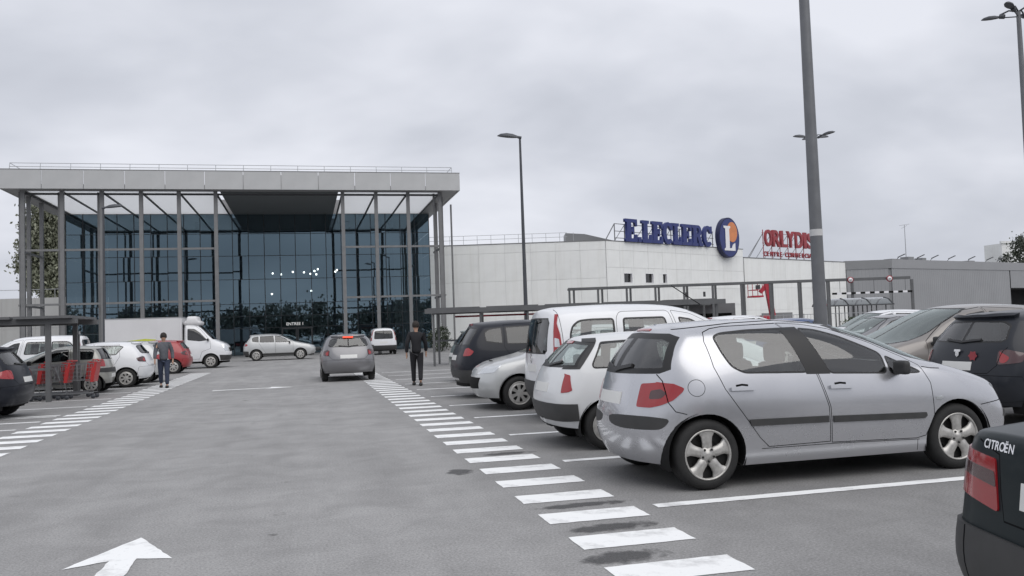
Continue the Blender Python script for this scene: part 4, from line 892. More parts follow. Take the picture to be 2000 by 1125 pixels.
# curtain wall: every pane on its own, tilted by a hair so the reflections break as on real glass
GX0, GX1 = -18.45, 10.85; NC = 23; GW = (GX1 - GX0) / NC; rows_ = [0.02, 2.25, 3.25, 4.3, 6.35, 8.33, 10.2, S0 - .01]
pane_me = [MB().add([(-GW / 2 + .02, 0, -(b_ - a) / 2 + .02), (GW / 2 - .02, 0, -(b_ - a) / 2 + .02), (GW / 2 - .02, 0, (b_ - a) / 2 - .02), (-GW / 2 + .02, 0, (b_ - a) / 2 - .02)], [(0, 1, 2, 3)]).mesh('pane', M('curtain_glass'), False) for a, b_ in zip(rows_[:-1], rows_[1:])]
for c in range(NC):
    for r in range(len(rows_) - 1):
        if r == 0 and c in (13, 14): continue       # the doors
        link('pane', pane_me[r], hall, Vector((GX0 + (c + .5) * GW, Y1, (rows_[r] + rows_[r + 1]) / 2)) - HO, (rnd.gauss(0, .0018), 0, rnd.gauss(0, .0022)))
for c in range(NC + 1):
    x = GX0 + c * GW; MBo().box(x - .028, x + .028, Y1 - .05, Y1 + .10, 0, S0 - .02).obj('mullion', M('mullion'), hall)
for z in rows_[1:-1]:
    for c in range(0, NC): 
        pass
    MBo().box(GX0 + .03, GX1 - .03, Y1 - .04, Y1 + .09, z - .022, z + .022).obj('transom', M('mullion'), hall)
# side glazing and the dark hall behind
for x in (GX0, GX1):
    for r in range(len(rows_) - 1):
        for k in range(5):
            MBo().add([(x, Y1 + .1 + k * 3, rows_[r] + .02), (x, Y1 + 3.06 + k * 3, rows_[r] + .02), (x, Y1 + 3.06 + k * 3, rows_[r + 1] - .02), (x, Y1 + .1 + k * 3, rows_[r + 1] - .02)], [(0, 1, 2, 3)]).obj('pane', M('curtain_glass'), hall)
MBo().box(GX0 + .05, GX1 - .05, Y1 + 15.0, Y1 + 15.3, 0, S0).obj('back_wall', M('hall_inside'), hall)
MBo().box(GX0 + .05, GX1 - .05, Y1 + .3, Y1 + 14.98, .004, .05).obj('hall_floor', M('hall_floor'), hall)
MBo().box(GX0 + .2, GX1 - .2, Y1 + 6, Y1 + 14.9, 3.9, 4.25).obj('mezzanine', M('hall_inside'), hall)
for x in (-14, -9, 4, 8): MBo().box(x - .2, x + .2, Y1 + 5, Y1 + 5.4, .05, S0).obj('inner_column', M('hall_inside'), hall)
for x, z in ((-2.6, 7.0), (-1.9, 6.9), (.05, 7.05), (.6, 6.9), (.95, 7.15), (1.1, 6.85), (1.25, 7.3), (2.9, 7.2), (2.75, 7.05), (.65, 5.4), (-2.7, 5.2), (-.9, 7.1)):
    b = MBo(); b.lathe([(.01, .09), (.07, .06), (.09, 0), (.07, -.06), (.01, -.09)], 'Z', 10, (x, Y1 + 2.5, z)); b.obj('pendant_lamp', M('shop_lamp'), hall)
# doors
for s_, x in enumerate((GX0 + 13.5 * GW, GX0 + 14.5 * GW)):
    d = MBo().box(x - GW / 2 + .05, x - GW / 2 + .12, Y1 - .02, Y1 + .04, .03, 2.2).box(x + GW / 2 - .12, x + GW / 2 - .05, Y1 - .02, Y1 + .04, .03, 2.2).box(x - GW / 2 + .12, x + GW / 2 - .12, Y1 - .02, Y1 + .04, 2.1, 2.2).obj('door', M('steel_dark'), hall)
    MBo().add([(x - GW / 2 + .12, Y1, .05), (x + GW / 2 - .12, Y1, .05), (x + GW / 2 - .12, Y1, 2.1), (x - GW / 2 + .12, Y1, 2.1)], [(0, 1, 2, 3)]).obj('pane', M('curtain_glass'), d, org=HO)
def text_mesh(s, size, ext, m, bold=0.0, xs=1.0, align='LEFT'):
    cu = bpy.data.curves.new('letters', 'FONT'); cu.body = s; cu.size = size; cu.extrude = ext; cu.offset = bold; cu.align_x = align
    o = bpy.data.objects.new('letters', cu); COL.objects.link(o); dg = bpy.context.evaluated_depsgraph_get(); dg.update()
    me = bpy.data.meshes.new_from_object(o.evaluated_get(dg)); bpy.data.objects.remove(o)
    me.transform(Matrix.Diagonal((xs, 1, 1, 1))); me.materials.clear(); me.materials.append(m); return me
link('door_sign', text_mesh('ENTREE 1', .34, .01, M('sign_text'), .004), hall, Vector((GX0 + 13.3 * GW, Y1 - .08, 2.4)) - HO, (math.pi / 2, 0, 0))
# ------------------------------------------------------------------ white shop hall, its signs, and the grey wing
mat('white_panel', (.80, .81, .795), .55, var=.05, vscale=.5, dirt=0)
mat('white_panel2', (.775, .785, .77), .55, var=.06, vscale=.5)
mat('shed_panel', (.42, .42, .41), .6, var=.06, vscale=.4)
mat('joint', (.55, .555, .55), .8)
mat('grey_clad', (.28, .285, .295), .6, var=.06, vscale=.3)
mat('grey_clad_dark', (.22, .225, .232), .6, var=.06, vscale=.3)
mat('dark_hole', (.02, .02, .022), .8)
mat('sign_blue', (.018, .03, .15), .35, var=.15, vscale=1.5)
mat('sign_blue_dark', (.008, .012, .06), .5)
mat('sign_orange', (.62, .22, .08), .4, var=.15, vscale=1.2)
mat('sign_white', (.78, .78, .80), .4)
mat('sign_red', (.28, .03, .04), .4, var=.2, vscale=1.2)
mat('lattice', (.20, .205, .21), .5, metal=.4)
for nm in ('white_panel', 'white_panel2', 'shed_panel'):      # rain streaks down the cladding
    t = MATS[nm].node_tree; b = t.nodes['Principled BSDF']; src = b.inputs['Base Color'].links[0].from_socket; gm = N(t, 'ShaderNodeNewGeometry')
    mp_ = N(t, 'ShaderNodeMapping'); LK(t, gm.outputs['Position'], mp_.inputs[0]); mp_.inputs['Scale'].default_value = (2.2, 2.2, .10); sn = noise(t, mp_.outputs[0], 1.0, 5, .6)
    r = N(t, 'ShaderNodeValToRGB'); LK(t, sn.outputs['Fac'], r.inputs[0]); r.color_ramp.elements[0].position = .33; r.color_ramp.elements[1].position = .52; r.color_ramp.elements[0].color = (.945, .94, .93, 1)
    x = N(t, 'ShaderNodeMix', _data_type='RGBA', _blend_type='MULTIPLY'); x.inputs[0].default_value = 1.0; LK(t, src, x.inputs[6]); LK(t, r.outputs[0], x.inputs[7]); LK(t, x.outputs[2], b.inputs['Base Color'])
def poly_mesh(name, loops, depth, m):
    cu = bpy.data.curves.new(name, 'CURVE'); cu.dimensions = '2D'; cu.fill_mode = 'BOTH'; cu.extrude = depth / 2
    for lp in loops:
        sp = cu.splines.new('POLY'); sp.points.add(len(lp) - 1)
        for p, q in zip(sp.points, lp): p.co = (q[0], q[1], 0, 1)
        sp.use_cyclic_u = True
    o = bpy.data.objects.new(name, cu); COL.objects.link(o); dg = bpy.context.evaluated_depsgraph_get(); dg.update()
    me = bpy.data.meshes.new_from_object(o.evaluated_get(dg)); bpy.data.objects.remove(o); me.materials.clear(); me.materials.append(m); return me
def wall_frame(name, label, A, B, cat='building'):
    th = math.atan2(B[1] - A[1], B[0] - A[0])
    return thing(name, label, cat, (A[0], A[1], 0), th), math.hypot(B[0] - A[0], B[1] - A[1])
def panel_wall(root, vs, zs, m1, m2, holes=()):
    cache = {}
    for a, b_ in zip(vs[:-1], vs[1:]):
        for c, d in zip(zs[:-1], zs[1:]):
            if any(h[0] < b_ - .05 and h[1] > a + .05 and h[2] < d - .05 and h[3] > c + .05 for h in holes):
                # split the panel round the window opening
                for h in holes:
                    if h[0] < b_ and h[1] > a and h[2] < d and h[3] > c:
                        x0, x1, z0, z1 = max(a, h[0]), min(b_, h[1]), max(c, h[2]), min(d, h[3]); bb = MB()
                        for q in ((a, x0, c, d), (x1, b_, c, d), (x0, x1, c, z0), (x0, x1, z1, d)):
                            if q[1] - q[0] > .03 and q[3] - q[2] > .03: bb.box(q[0] + .008, q[1] - .008, -.05, .0, q[2] + .008, q[3] - .008)
                        bb.obj('panel', M(m1), root); break
                continue
            k = (round(b_ - a, 2), round(d - c, 2))
            mm = rnd.random() < .3
            if (k, mm) not in cache: cache[(k, mm)] = MB().box(.008, b_ - a - .008, -.05, 0, .008, d - c - .008).mesh('panel', M(m2 if mm else m1))
            link('panel', cache[(k, mm)], root, (a, rnd.uniform(-.004, .004), c))
A1, A2, A3 = (11.51, 79.24), (27.56, 75.33), (47.75, 86.26)
w1, l1 = wall_frame('shop_hall', 'white panelled shop hall wall between the glass hall and the blue letters', A1, A2)
panel_wall(w1, [-4.0, -1.6, .8, 2.15, 4.6, 7.05, 9.48, 11.8, 14.1, 16.5], [0, 3.3, 5.9, 8.55, 9.38], 'white_panel', 'white_panel2')
MB().box(-4, l1, .01, 14, .0, 9.3).obj('wall', M('joint'), w1)
MB().box(-4, l1 + .05, -.08, .2, 9.385, 9.46).obj('coping', M('steel'), w1)
for k in range(13): MB().tube([(-2 + k * 1.3, .6, 9.4), (-2 + k * 1.3, .7, 10.35)], .02, 5).obj('rail_post', M('rail'), w1)
for z in (10.35, 9.95): MB().tube([(-3.5, .7, z), (l1 - 3.5, .7, z)], .02, 5).obj('guard_rail', M('rail'), w1)
MB().prism([(12.95, 9.4), (12.95, 10.45), (14.8, 10.3), (18.2, 9.4)], 2.0, 5.0, 'Y').obj('roof_light', M('lattice'), w1)
w2, l2 = wall_frame('shop_hall', 'white panelled shop hall wall below the large blue letters with three windows', A2, A3)
holes = [(2.45, 3.65, 5.5, 6.35), (5.68, 6.88, 5.5, 6.38), (7.82, 9.02, 5.5, 6.38)]
panel_wall(w2, [.02, 1.92, 3.95, 6.18, 8.43, 10.66, 13.18, 16.11, 18.96, 22.9], [0, 3.3, 5.0, 6.9, 8.55, 9.38], 'white_panel', 'white_panel2', holes)
for h in holes:
    wd = MB().box(h[0], h[1], .20, .22, h[2], h[3]).obj('window', M('glass_dark'), w2)
    MB().box(h[0] + .05, h[1] - .05, .26, .27, h[2], h[3]).obj('blind', M('dark_hole'), wd)
    for q in ((h[0] - .04, h[0], h[2] - .04, h[3] + .04), (h[1], h[1] + .04, h[2] - .04, h[3] + .04), (h[0], h[1], h[2] - .04, h[2]), (h[0], h[1], h[3], h[3] + .04)):
        MB().box(q[0], q[1], -.065, .18, q[2], q[3]).obj('frame', M('sign_white'), wd)
bb = MB(); bb.box(.01, l2, .30, 12, 0, 9.3); bb.obj('wall', M('joint'), w2)
MB().box(0, l2 + .05, -.08, .25, 9.385, 9.46).obj('coping', M('steel'), w2)
sgn = thing('roof_sign', 'large dark blue slab serif letters and round emblem on the white hall roof', 'sign', (A2[0], A2[1], 0), math.atan2(A3[1] - A2[1], A3[0] - A2[0]))
Ep = [(0, 0), (.82, 0), (.82, .33), (.71, .33), (.66, .15), (.40, .15), (.40, .43), (.50, .43), (.50, .33), (.60, .33), (.60, .67), (.50, .67), (.50, .57), (.40, .57), (.40, .85), (.66, .85), (.71, .69), (.82, .69), (.82, 1), (0, 1), (0, .86), (.10, .86), (.10, .14), (0, .14)]
Lp = [(0, 0), (.78, 0), (.78, .38), (.67, .38), (.60, .15), (.42, .15), (.42, .86), (.54, .86), (.54, 1), (0, 1), (0, .86), (.12, .86), (.12, .14), (0, .14)]
arc = lambda cx, cy, rx, ry, a, b_, n: [(cx + rx * math.cos(math.radians(a + (b_ - a) * k / n)), cy + ry * math.sin(math.radians(a + (b_ - a) * k / n))) for k in range(n + 1)]
Cp = [(.80, .64), (.80, .99), (.70, .99), (.68, .93)] + arc(.42, .5, .42, .51, 66, 318, 22) + [(.62, .24)] + arc(.43, .5, .145, .35, 312, 60, 14) + [(.66, .64)]
Rp = [(0, 0), (.52, 0), (.52, .14), (.42, .14), (.42, .42), (.48, .42), (.64, 0), (.98, 0), (.98, .14), (.88, .14), (.74, .48)] + arc(.56, .72, .28, .28, -55, 90, 10) + [(0, 1), (0, .86), (.12, .86), (.12, .14), (0, .14)]
Rh = [(.42, .57), (.54, .57)] + arc(.54, .715, .09, .145, -80, 80, 8) + [(.54, .86), (.42, .86)]
Dp = [(0, 0), (.5, 0), (.5, .5), (0, .5)]
for g, lps, s0, wd, uw, h in (('E', [Ep], 2.65, 1.75, .82, 2.2), ('.', [Dp], 4.5, .5, .5, 1.0), ('L', [Lp], 5.15, 1.55, .78, 2.18), ('E', [Ep], 6.72, 1.66, .82, 2.18), ('C', [Cp], 8.42, 1.62, .82, 2.2), ('L', [Lp], 10.08, 1.42, .78, 2.18), ('E', [Ep], 11.54, 1.66, .82, 2.18), ('R', [Rp, Rh], 13.24, 1.95, .98, 2.18), ('C', [Cp], 15.22, 1.62, .82, 2.2)):
    k = wd / uw; me = poly_mesh('letter', [[(x * k, y * h) for x, y in lp] for lp in lps], .28, M('sign_blue'))
    link('letter', me, sgn, (s0, -.18, 9.42), (math.pi / 2, 0, 0))
for k in range(12):
    s0 = 1.55 + k * 1.45; bb = MB(); bb.bar((s0, .15, 9.4), (s0, .15, 11.1), .07); bb.obj('frame_post', M('lattice'), sgn)
    if k < 11: MB().bar((s0, .15, 9.5), (s0 + 1.45, .15, 11.05), .045).obj('frame_brace', M('lattice'), sgn)
for z in (9.75, 10.4, 11.1): MB().bar((1.5, .12, z), (17.6, .12, z), .06).obj('frame_rail', M('lattice'), sgn)
MB().bar((.2, .15, 9.45), (1.55, .15, 11.1), .07).obj('frame_brace', M('lattice'), sgn)
ell = lambda cx, cy, rx, ry, n=40: [(cx + rx * math.cos(2 * math.pi * k / n), cy + ry * math.sin(2 * math.pi * k / n)) for k in range(n)]
em = link('emblem', poly_mesh('emblem', [ell(0, 0, 1.93, 2.19)], .5, M('sign_blue_dark')), sgn, (19.5, -.40, 10.5), (math.pi / 2, 0, 0))
link('emblem_face', poly_mesh('emblem_face', [ell(0, 0, 1.80, 2.05)], .02, M('sign_blue')), em, (0, 0, .262))
link('emblem_disc', poly_mesh('emblem_disc', [ell(0, 0, .98, 1.10)], .02, M('sign_orange')), em, (.52, .62, .285))
link('emblem_letter', poly_mesh('emblem_letter', [[(-1.10, 1.25), (.16, 1.25), (.16, 1.05), (-.06, .95), (-.06, -1.15), (.30, -1.15), (.55, -.75), (1.0, -.55), (1.0, -1.42), (-1.05, -1.42), (-1.05, -1.25), (-.80, -1.12), (-.80, .95), (-1.10, 1.05)]], .02, M('sign_white')), em, (0, 0, .308))
# lower white wall behind and the red letters
B1, B2 = (48.64, 87.73), (68.8, 97.8)
w3, l3 = wall_frame('shop_wing', 'lower white wall of the shopping centre under the red letters', B1, B2)
panel_wall(w3, [.0, 2.8, 5.6, 8.4, 11.2, 14.0, 16.8, 19.6, 22.5], [0, 2.6, 5.2, 8.55], 'white_panel', 'white_panel2')
MB().box(.0, l3, .01, 12, 0, 8.5).obj('wall', M('joint'), w3); MB().box(-.02, l3 + .02, -.08, .2, 8.56, 8.66).obj('coping', M('steel'), w3)
rs = thing('roof_sign', 'red roof letters in two rows above the lower white wall', 'sign', (B1[0], B1[1], 0), math.atan2(B2[1] - B1[1], B2[0] - B1[0]))
for ch, a, b_ in (('O', 4.86, 6.3), ('R', 6.5, 8.1), ('L', 8.25, 9.6), ('Y', 9.55, 11.2), ('D', 11.4, 13.05), ('I', 13.25, 13.9), ('S', 14.1, 15.7)):
    me = text_mesh(ch, 2.75, .12, M('sign_red'), .06); xs_ = [v.co.x for v in me.vertices]; ys_ = [v.co.y for v in me.vertices]
    me.transform(Matrix.Translation((-min(xs_), -min(ys_), 0))); me.transform(Matrix.Diagonal(((b_ - a) / (max(xs_) - min(xs_)), 2.0 / (max(ys_) - min(ys_)), 1, 1)))
    link('letter', me, rs, (a, .3, 10.1), (math.pi / 2, 0, 0))
s0 = 4.5
for ch in 'CENTRE COMMERCIAL':
    if ch != ' ':
        me = text_mesh(ch, .78, .06, M('sign_red'), .018, 1.05); link('letter', me, rs, (s0, .3, 8.95), (math.pi / 2, 0, 0)); s0 += .69 if ch not in 'IM' else (.32 if ch == 'I' else .82)
    else: s0 += .4
for k in range(7): MB().bar((4.9 + k * 1.75, .55, 8.6), (4.9 + k * 1.75, .55, 12.1), .07).obj('frame_post', M('sign_red'), rs); MB().bar((4.9 + k * 1.75, .6, 11.6), (4.3 + k * 1.75, 2.6, 8.6), .05).obj('frame_brace', M('lattice'), rs)
for z in (9.3, 10.5, 11.7): MB().bar((4.6, .5, z), (16, .5, z), .05).obj('frame_rail', M('sign_red'), rs)
MB().bar((1.9, .6, 8.6), (4.9, .6, 11.6), .06).obj('frame_brace', M('lattice'), rs)
# grey wing with ribbed cladding
G1, G2, G3 = (68.93, 97.77), (74.66, 96.36), (117.6, 112.2)
def ribbed(root, length, z0, z1, m, x0=0.0, y=0.0):
    n = int(length / .5); pts = []
    for k in range(n): pts += [(x0 + k * .5, 0), (x0 + k * .5 + .36, 0), (x0 + k * .5 + .40, .02), (x0 + k * .5 + .46, .02)]
    pts.append((x0 + n * .5, 0)); vs = [(p[0], y + p[1], z) for z in (z0, z1) for p in pts]; m_ = len(pts)
    return MB().add(vs, [(i, i + 1, m_ + i + 1, m_ + i) for i in range(m_ - 1)]).obj('cladding', M(m), root)
g1, gl1 = wall_frame('grey_wing', 'short grey clad end of the mall wing beside the white wall', G1, G2)
ribbed(g1, gl1, 0, 7.6, 'grey_clad'); MB().box(-.1, gl1 + .05, -.06, 9, 7.602, 8.75).obj('parapet', M('grey_clad_dark'), g1); MB().box(0, gl1, .1, 9, 0, 7.5).obj('wall', M('grey_clad_dark'), g1)
g2, gl2 = wall_frame('grey_wing', 'long grey clad mall wing with a dark loading opening at its right', G2, G3)
ribbed(g2, 30.8, 0, 7.6, 'grey_clad'); ribbed(g2, 30, 4.95, 7.6, 'grey_clad', 30.8); MB().box(.06, 62, -.06, 9, 7.602, 8.78).obj('parapet', M('grey_clad'), g2)
MB().box(.06, 30.8, .1, 9, 0, 7.5).obj('wall', M('grey_clad_dark'), g2); MB().box(30.8, 61, 5, 9, 0, 7.5).obj('opening', M('dark_hole'), g2); MB().box(30.8, 61, .1, 5, 4.8, 4.95).obj('lintel', M('dark_hole'), g2)
for k in range(7):
    b = MB(); x = 2 + k * 4.6 + rnd.uniform(-1, 1); b.bar((x, 1, 8.75), (x + .2, .6, 9.2), .06); b.bar((x + .1, .7, 9.15), (x + .9, .2, 9.55), .30, .10); b.obj('floodlight', M('steel_dark'), g2)
for x, w_, h_ in ((9, 1.4, .8), (12.5, 1.0, .7), (5.0, 2.6, .45), (25, 1.6, .5)): MB().box(x, x + w_, 3, 4.2, 8.7, 8.75 + h_).obj('roof_unit', M('grey_clad_dark'), g2)
mast = thing('antenna_mast', 'thin antenna mast standing on the grey mall roof', 'antenna', (82.3, 103, 8.7))
MB().tube([(0, 0, 0), (0, 0, 5.4)], [.06, .04], 6).obj('mast', M('rail'), mast); MB().bar((-.8, 0, 5.3), (.8, 0, 5.5), .05).bar((-.5, 0, 4.9), (.4, 0, 5.3), .04).obj('antenna', M('rail'), mast)
tag(MB().box(119.5, 150, 125, 129, 0, 13.4).box(119.3, 150.2, 124.8, 125.2, 13.404, 13.8).obj('distant_block', M('white_panel2')), 'pale windowless block rising behind the grey wing at the far right', 'building')
# pale sheds at the far left
lw, ll = wall_frame('low_shed', 'low pale shed wall behind the left end of the canopy columns', (-60, 103), (-20.5, 97.5))
panel_wall(lw, [k * 3.3 for k in range(13)], [0, 3.2, 6.4], 'shed_panel', 'shed_panel'); MB().box(0, ll, .01, 10, 0, 6.3).obj('wall', M('joint'), lw)
for k in range(14): MB().tube([(k * 2.9, .4, 6.4), (k * 2.9, .4, 7.3)], .03, 5).obj('rail_post', M('rail'), lw)
MB().tube([(0, .4, 7.3), (38, .4, 7.3)], .03, 5).obj('guard_rail', M('rail'), lw)
# ------------------------------------------------------------------ lamp posts
def lamp_head(root, x, y, z, ang, m, sc=1.0):
    """a long curved hood on a short arm"""
    b = MB(); ca, sa = math.cos(ang), math.sin(ang); prof = [(0, .05, .06), (.12, .10, .10), (.35, .20, .17), (.65, .24, .19), (.95, .18, .13), (1.12, .05, .03)]; vs = []; n = 10
    for t, w_, h_ in prof:
        for k in range(n):
            a = math.pi * k / (n - 1); lx = t * sc; ly = w_ * math.cos(a) * sc; lz = (h_ * math.sin(a) + .12 * t) * sc
            vs.append((x + lx * ca - ly * sa, y + lx * sa + ly * ca, z + lz))
    m_ = len(prof); b.add(vs, [(i * n + k, i * n + k + 1, (i + 1) * n + k + 1, (i + 1) * n + k) for i in range(m_ - 1) for k in range(n - 1)], True)
    b.add(vs, [tuple(i * n for i in range(m_)) + tuple(i * n + n - 1 for i in range(m_ - 1, -1, -1))])
    h = b.obj('lamp_hood', M(m), root)
    MB().tube([(x - .08 * ca, y - .08 * sa, z), (x + .1 * ca * sc, y + .1 * sa * sc, z + .04)], .07, 8).obj('bracket', M(m), root)
    return h
mat('pole_grey', (.16, .165, .175), .5, metal=.3, var=.12, vscale=3)
mat('pole_dark', (.075, .08, .09), .5, metal=.3, var=.1, vscale=3)
mat('sticker', (.55, .55, .55), .5)
lp = thing('lamp_post', 'slim lamp post with one curved hood standing before the white hall', 'lamp post', (10.63, 40.75, 0), 0, 'lamp posts of the car park')
MB().tube([(0, 0, 0), (0, 0, .5), (0, 0, 10.9)], [.13, .115, .055], 12).obj('pole', M('pole_dark'), lp); lamp_head(lp, 0, 0, 10.95, math.radians(165), 'pole_dark')
lp = thing('lamp_post', 'lamp post before the left columns of the glass hall', 'lamp post', (-11.75, 56, 0), 0, 'lamp posts of the car park')
MB().tube([(0, 0, 0), (0, 0, 9.6)], [.11, .05], 10).obj('pole', M('pole_dark'), lp); lamp_head(lp, 0, 0, 9.65, .05, 'pole_dark')
lp = thing('lamp_post', 'thick grey lamp post rising out of frame behind the silver hatchback', 'lamp post', (10.6, 16.0, 0), 0, 'lamp posts of the car park')
MB().tube([(0, 0, 0), (0, 0, .6), (0, 0, 12)], [.155, .14, .09], 20).obj('pole', M('pole_grey'), lp); lamp_head(lp, 0, 0, 12.05, 2.6, 'pole_grey', 1.3); MB().tube([(0, 0, 3.22), (0, 0, 3.36)], [.134, .133], 20).obj('sticker', M('sticker'), lp)
def multi(label, x, y, h, n, a0):
    p = thing('lamp_post', label, 'lamp post', (x, y, 0), 0, 'lamp posts of the car park'); MB().tube([(0, 0, 0), (0, 0, h)], [.13, .06], 10).obj('pole', M('pole_grey'), p)
    for k in range(n):
        a = a0 + k * 2 * math.pi / n; MB().tube([(0, 0, h), (.25 * math.cos(a), .25 * math.sin(a), h + .10), (.5 * math.cos(a), .5 * math.sin(a), h + .04)], .025, 6).obj('arm', M('pole_dark'), p)
        MB().tube([(0, 0, h - .15), (.5 * math.cos(a), .5 * math.sin(a), h - .04)], .018, 6).obj('arm', M('pole_dark'), p); lamp_head(p, .45 * math.cos(a), .45 * math.sin(a), h - .04, a, 'pole_dark', .5 if n == 4 else .9)
multi('lamp post with a ring of hoods, partly cut by the right edge', 20.55, 20.35, 10.25, 4, .5)
multi('far lamp post with a ring of hoods hidden behind the thick grey post', 35.1, 52.6, 14.2, 5, .3)

# ------------------------------------------------------------------ pergola frames, shelters, kiosk
mat('frame_grey', (.13, .133, .137), .5, metal=.3, var=.12, vscale=2)
mat('shelter_roof', (.12, .122, .126), .5, var=.15)
mat('kiosk_grey', (.14, .145, .15), .5, var=.1)
glassmat('shelter_glass', (.45, .5, .5), ior=1.5, boost=.08)
yaw = YAW
pg = thing('walkway_frame', 'long grey steel frame of paired posts before the white hall', 'frame', (13.0, 41.05, 0), -yaw)
for k in range(10):
    for d in (0, .26):
        x = k * 1.445 + d; MB().box(x - .05, x + .05, -.05 + d * 2, .05 + d * 2, 0, 3.3).obj('post', M('frame_grey'), pg)
MB().box(-.06, 13.9, -.07, .07, 3.302, 3.42).obj('top_beam', M('frame_grey'), pg); MB().box(-.06, 13.9, .45, .59, 3.302, 3.40).obj('top_beam', M('frame_grey'), pg)
for k in range(2): MB().box(5.9 + k * .9, 6.0 + k * .9, .2, .3, 2.75, 3.0).obj('hanging_lamp', M('steel_dark'), pg)
sh = thing('trolley_shelter', 'long low trolley shelter with a flat grey roof before the white hall', 'shelter', (5.05, 35.9, 0), -yaw)
for k in range(7): MB().box(k * 2.0 + .2, k * 2.0 + .29, .0, .09, 0, 2.22).obj('post', M('frame_grey'), sh); MB().box(k * 2.0 + .2, k * 2.0 + .29, 2.4, 2.49, 0, 2.22).obj('post', M('frame_grey'), sh)
for k in range(5): MB().box(k * 2.5, k * 2.5 + 2.2, -.05, 2.6, 2.36, 2.46).obj('roof_panel', M('shelter_roof'), sh)
MB().box(-.1, 12.6, -.12, -.055, 2.225, 2.42).obj('edge_beam', M('frame_grey'), sh); MB().box(-.1, 12.6, 2.6, 2.66, 2.225, 2.42).obj('edge_beam', M('frame_grey'), sh); MB().box(0, 12.5, 2.42, 2.48, 1.0, 1.08).obj('rail', M('frame_grey'), sh); MB().box(1, 7, 2.42, 2.48, 2.06, 2.14).obj('banner', M('sign_red'), sh)
kk = thing('kiosk', 'low grey kiosk with glazed front behind the silver hatchback roof', 'kiosk', (17.6, 52.2, 0), -yaw)
MB().box(0, 9.6, 0, 4, 0, 2.62).obj('wall', M('kiosk_grey'), kk); MB().box(-1.5, 8.4, -1.6, 4.1, 2.622, 2.86).obj('roof', M('shelter_roof'), kk)
for k in range(4): MB().box(4.9 + k * 1.15, 5.9 + k * 1.15, -.03, -.005, .4, 2.0).obj('window', M('glass_dark'), kk)
mat('lift_red', (.42, .03, .05), .4, var=.15)
lf = thing('boom_lift', 'red boom lift with raised basket behind the paired posts', 'lift', (27.4, 46.9, 0), -yaw)
b = MB(); vs, fs = rbox(1.7, 1.5, .8, .12, 2); b.add([(v.x, v.y, v.z + 1.0) for v in vs], fs); b.obj('chassis', M('lift_red'), lf)
for x in (-.6, .6):
    for y in (-.75, .75): MB().lathe([(.0, -.12), (.38, -.12), (.42, 0), (.38, .12), (0, .12)], 'Y', 16, (x, y, .42)).obj('wheel', M('tyre'), lf)
MB().box(-.35, .3, -.3, .3, 1.4, 1.75).obj('turret', M('lift_red'), lf); MB().bar((.35, 0, 1.7), (.05, 0, 3.75), .30).obj('boom', M('lift_red'), lf); MB().bar((.15, .0, 3.7), (-.35, 0, 3.15), .22).obj('jib', M('lift_red'), lf)
b = MB()
for x in (-.95, -.35):
    for y in (-.5, .5): b.bar((x, y, 2.95), (x, y, 3.7), .035)
for z in (3.3, 3.7):
    for y in (-.5, .5): b.bar((-.95, y, z), (-.35, y, z), .035)
    b.bar((-.95, -.5, z), (-.95, .5, z), .035)
b.obj('basket_rail', M('lift_red'), lf); MB().box(-1.0, -.3, -.55, .55, 2.85, 2.95).obj('basket_floor', M('lift_red'), lf); MB().box(-.55, -.4, -.25, .25, 3.35, 3.6).obj('control_box', M('steel_dark'), lf)
b = MB(); b.bar((-1.3, 1.2, 1.2), (1.4, 1.2, 1.25), .35); b.obj('counterweight', M('lift_red'), lf)
gt = thing('height_gantry', 'height limit gantry with two round signs and a striped bar', 'gantry', (35.6, 53.0, 0), -yaw)
for x in (.2, 1.9, 6.1): MB().box(x - .08, x + .08, -.08, .08, 0, 3.96).obj('post', M('frame_grey'), gt)
MB().box(-.6, 6.0, -.07, .07, 3.98, 4.18).obj('beam', M('frame_grey'), gt)
for k in range(17): MB().box(.45 + k * .33, .45 + k * .33 + .318, -.12, -.06, 3.05, 3.19).obj('striped_bar', M('sign_white' if k % 2 else 'black'), gt)
for x in (1.0, 3.4, 5.6): MB().bar((x, -.09, 3.18), (x, -.09, 4.0), .02).obj('hanger', M('steel_dark'), gt)
for x in (1.75, 4.5):
    s_ = MB().lathe([(0, -.02), (.22, -.02), (.22, .02), (0, .02)], 'Y', 28, (x, -.14, 4.05)).obj('round_sign', M('sign_red'), gt); MB().lathe([(0, -.005), (.155, -.005), (.155, .005)], 'Y', 24, (x, -.168, 4.05)).obj('sign_face', M('sign_white'), s_)
    link('sign_text', text_mesh('2,2', .12, .003, M('black'), .003, 1, 'CENTER'), s_, (x, -.18, 4.01), (math.pi / 2, 0, 0))
bs = thing('cart_shelter', 'arched glazed shelter with dark posts behind the parked cars', 'shelter', (29.9, 44.2, 0), -yaw)
for k in range(7): MB().box(k * .55, k * .55 + .05, 0, .05, 0, 2.16).obj('post', M('steel_dark'), bs); MB().box(k * .55, k * .55 + .05, 2.0, 2.05, 0, 2.16).obj('post', M('steel_dark'), bs)
prof = [(-.15, 2.17), (.35, 2.45), (1.02, 2.58), (1.7, 2.45), (2.2, 2.17)]
for k in range(3):
    b = MB(); x0, x1 = -.2 + k * 1.3, 1.05 + k * 1.3
    b.add([(x, y, z) for x in (x0, x1) for y, z in prof], [(i, i + 1, 6 + i, 5 + i) for i in range(4)], True); b.obj('roof_sheet', M('shelter_glass'), bs)
for k in range(4):
    b = MB(); x0 = -.22 + k * 1.3
    for p, q in zip(prof[:-1], prof[1:]): b.bar((x0, *p), (x0, *q), .06)
    b.obj('roof_rib', M('steel_dark'), bs)
MB().box(-.2, 3.75, -.18, -.12, 2.1, 2.17).obj('edge_beam', M('steel_dark'), bs)
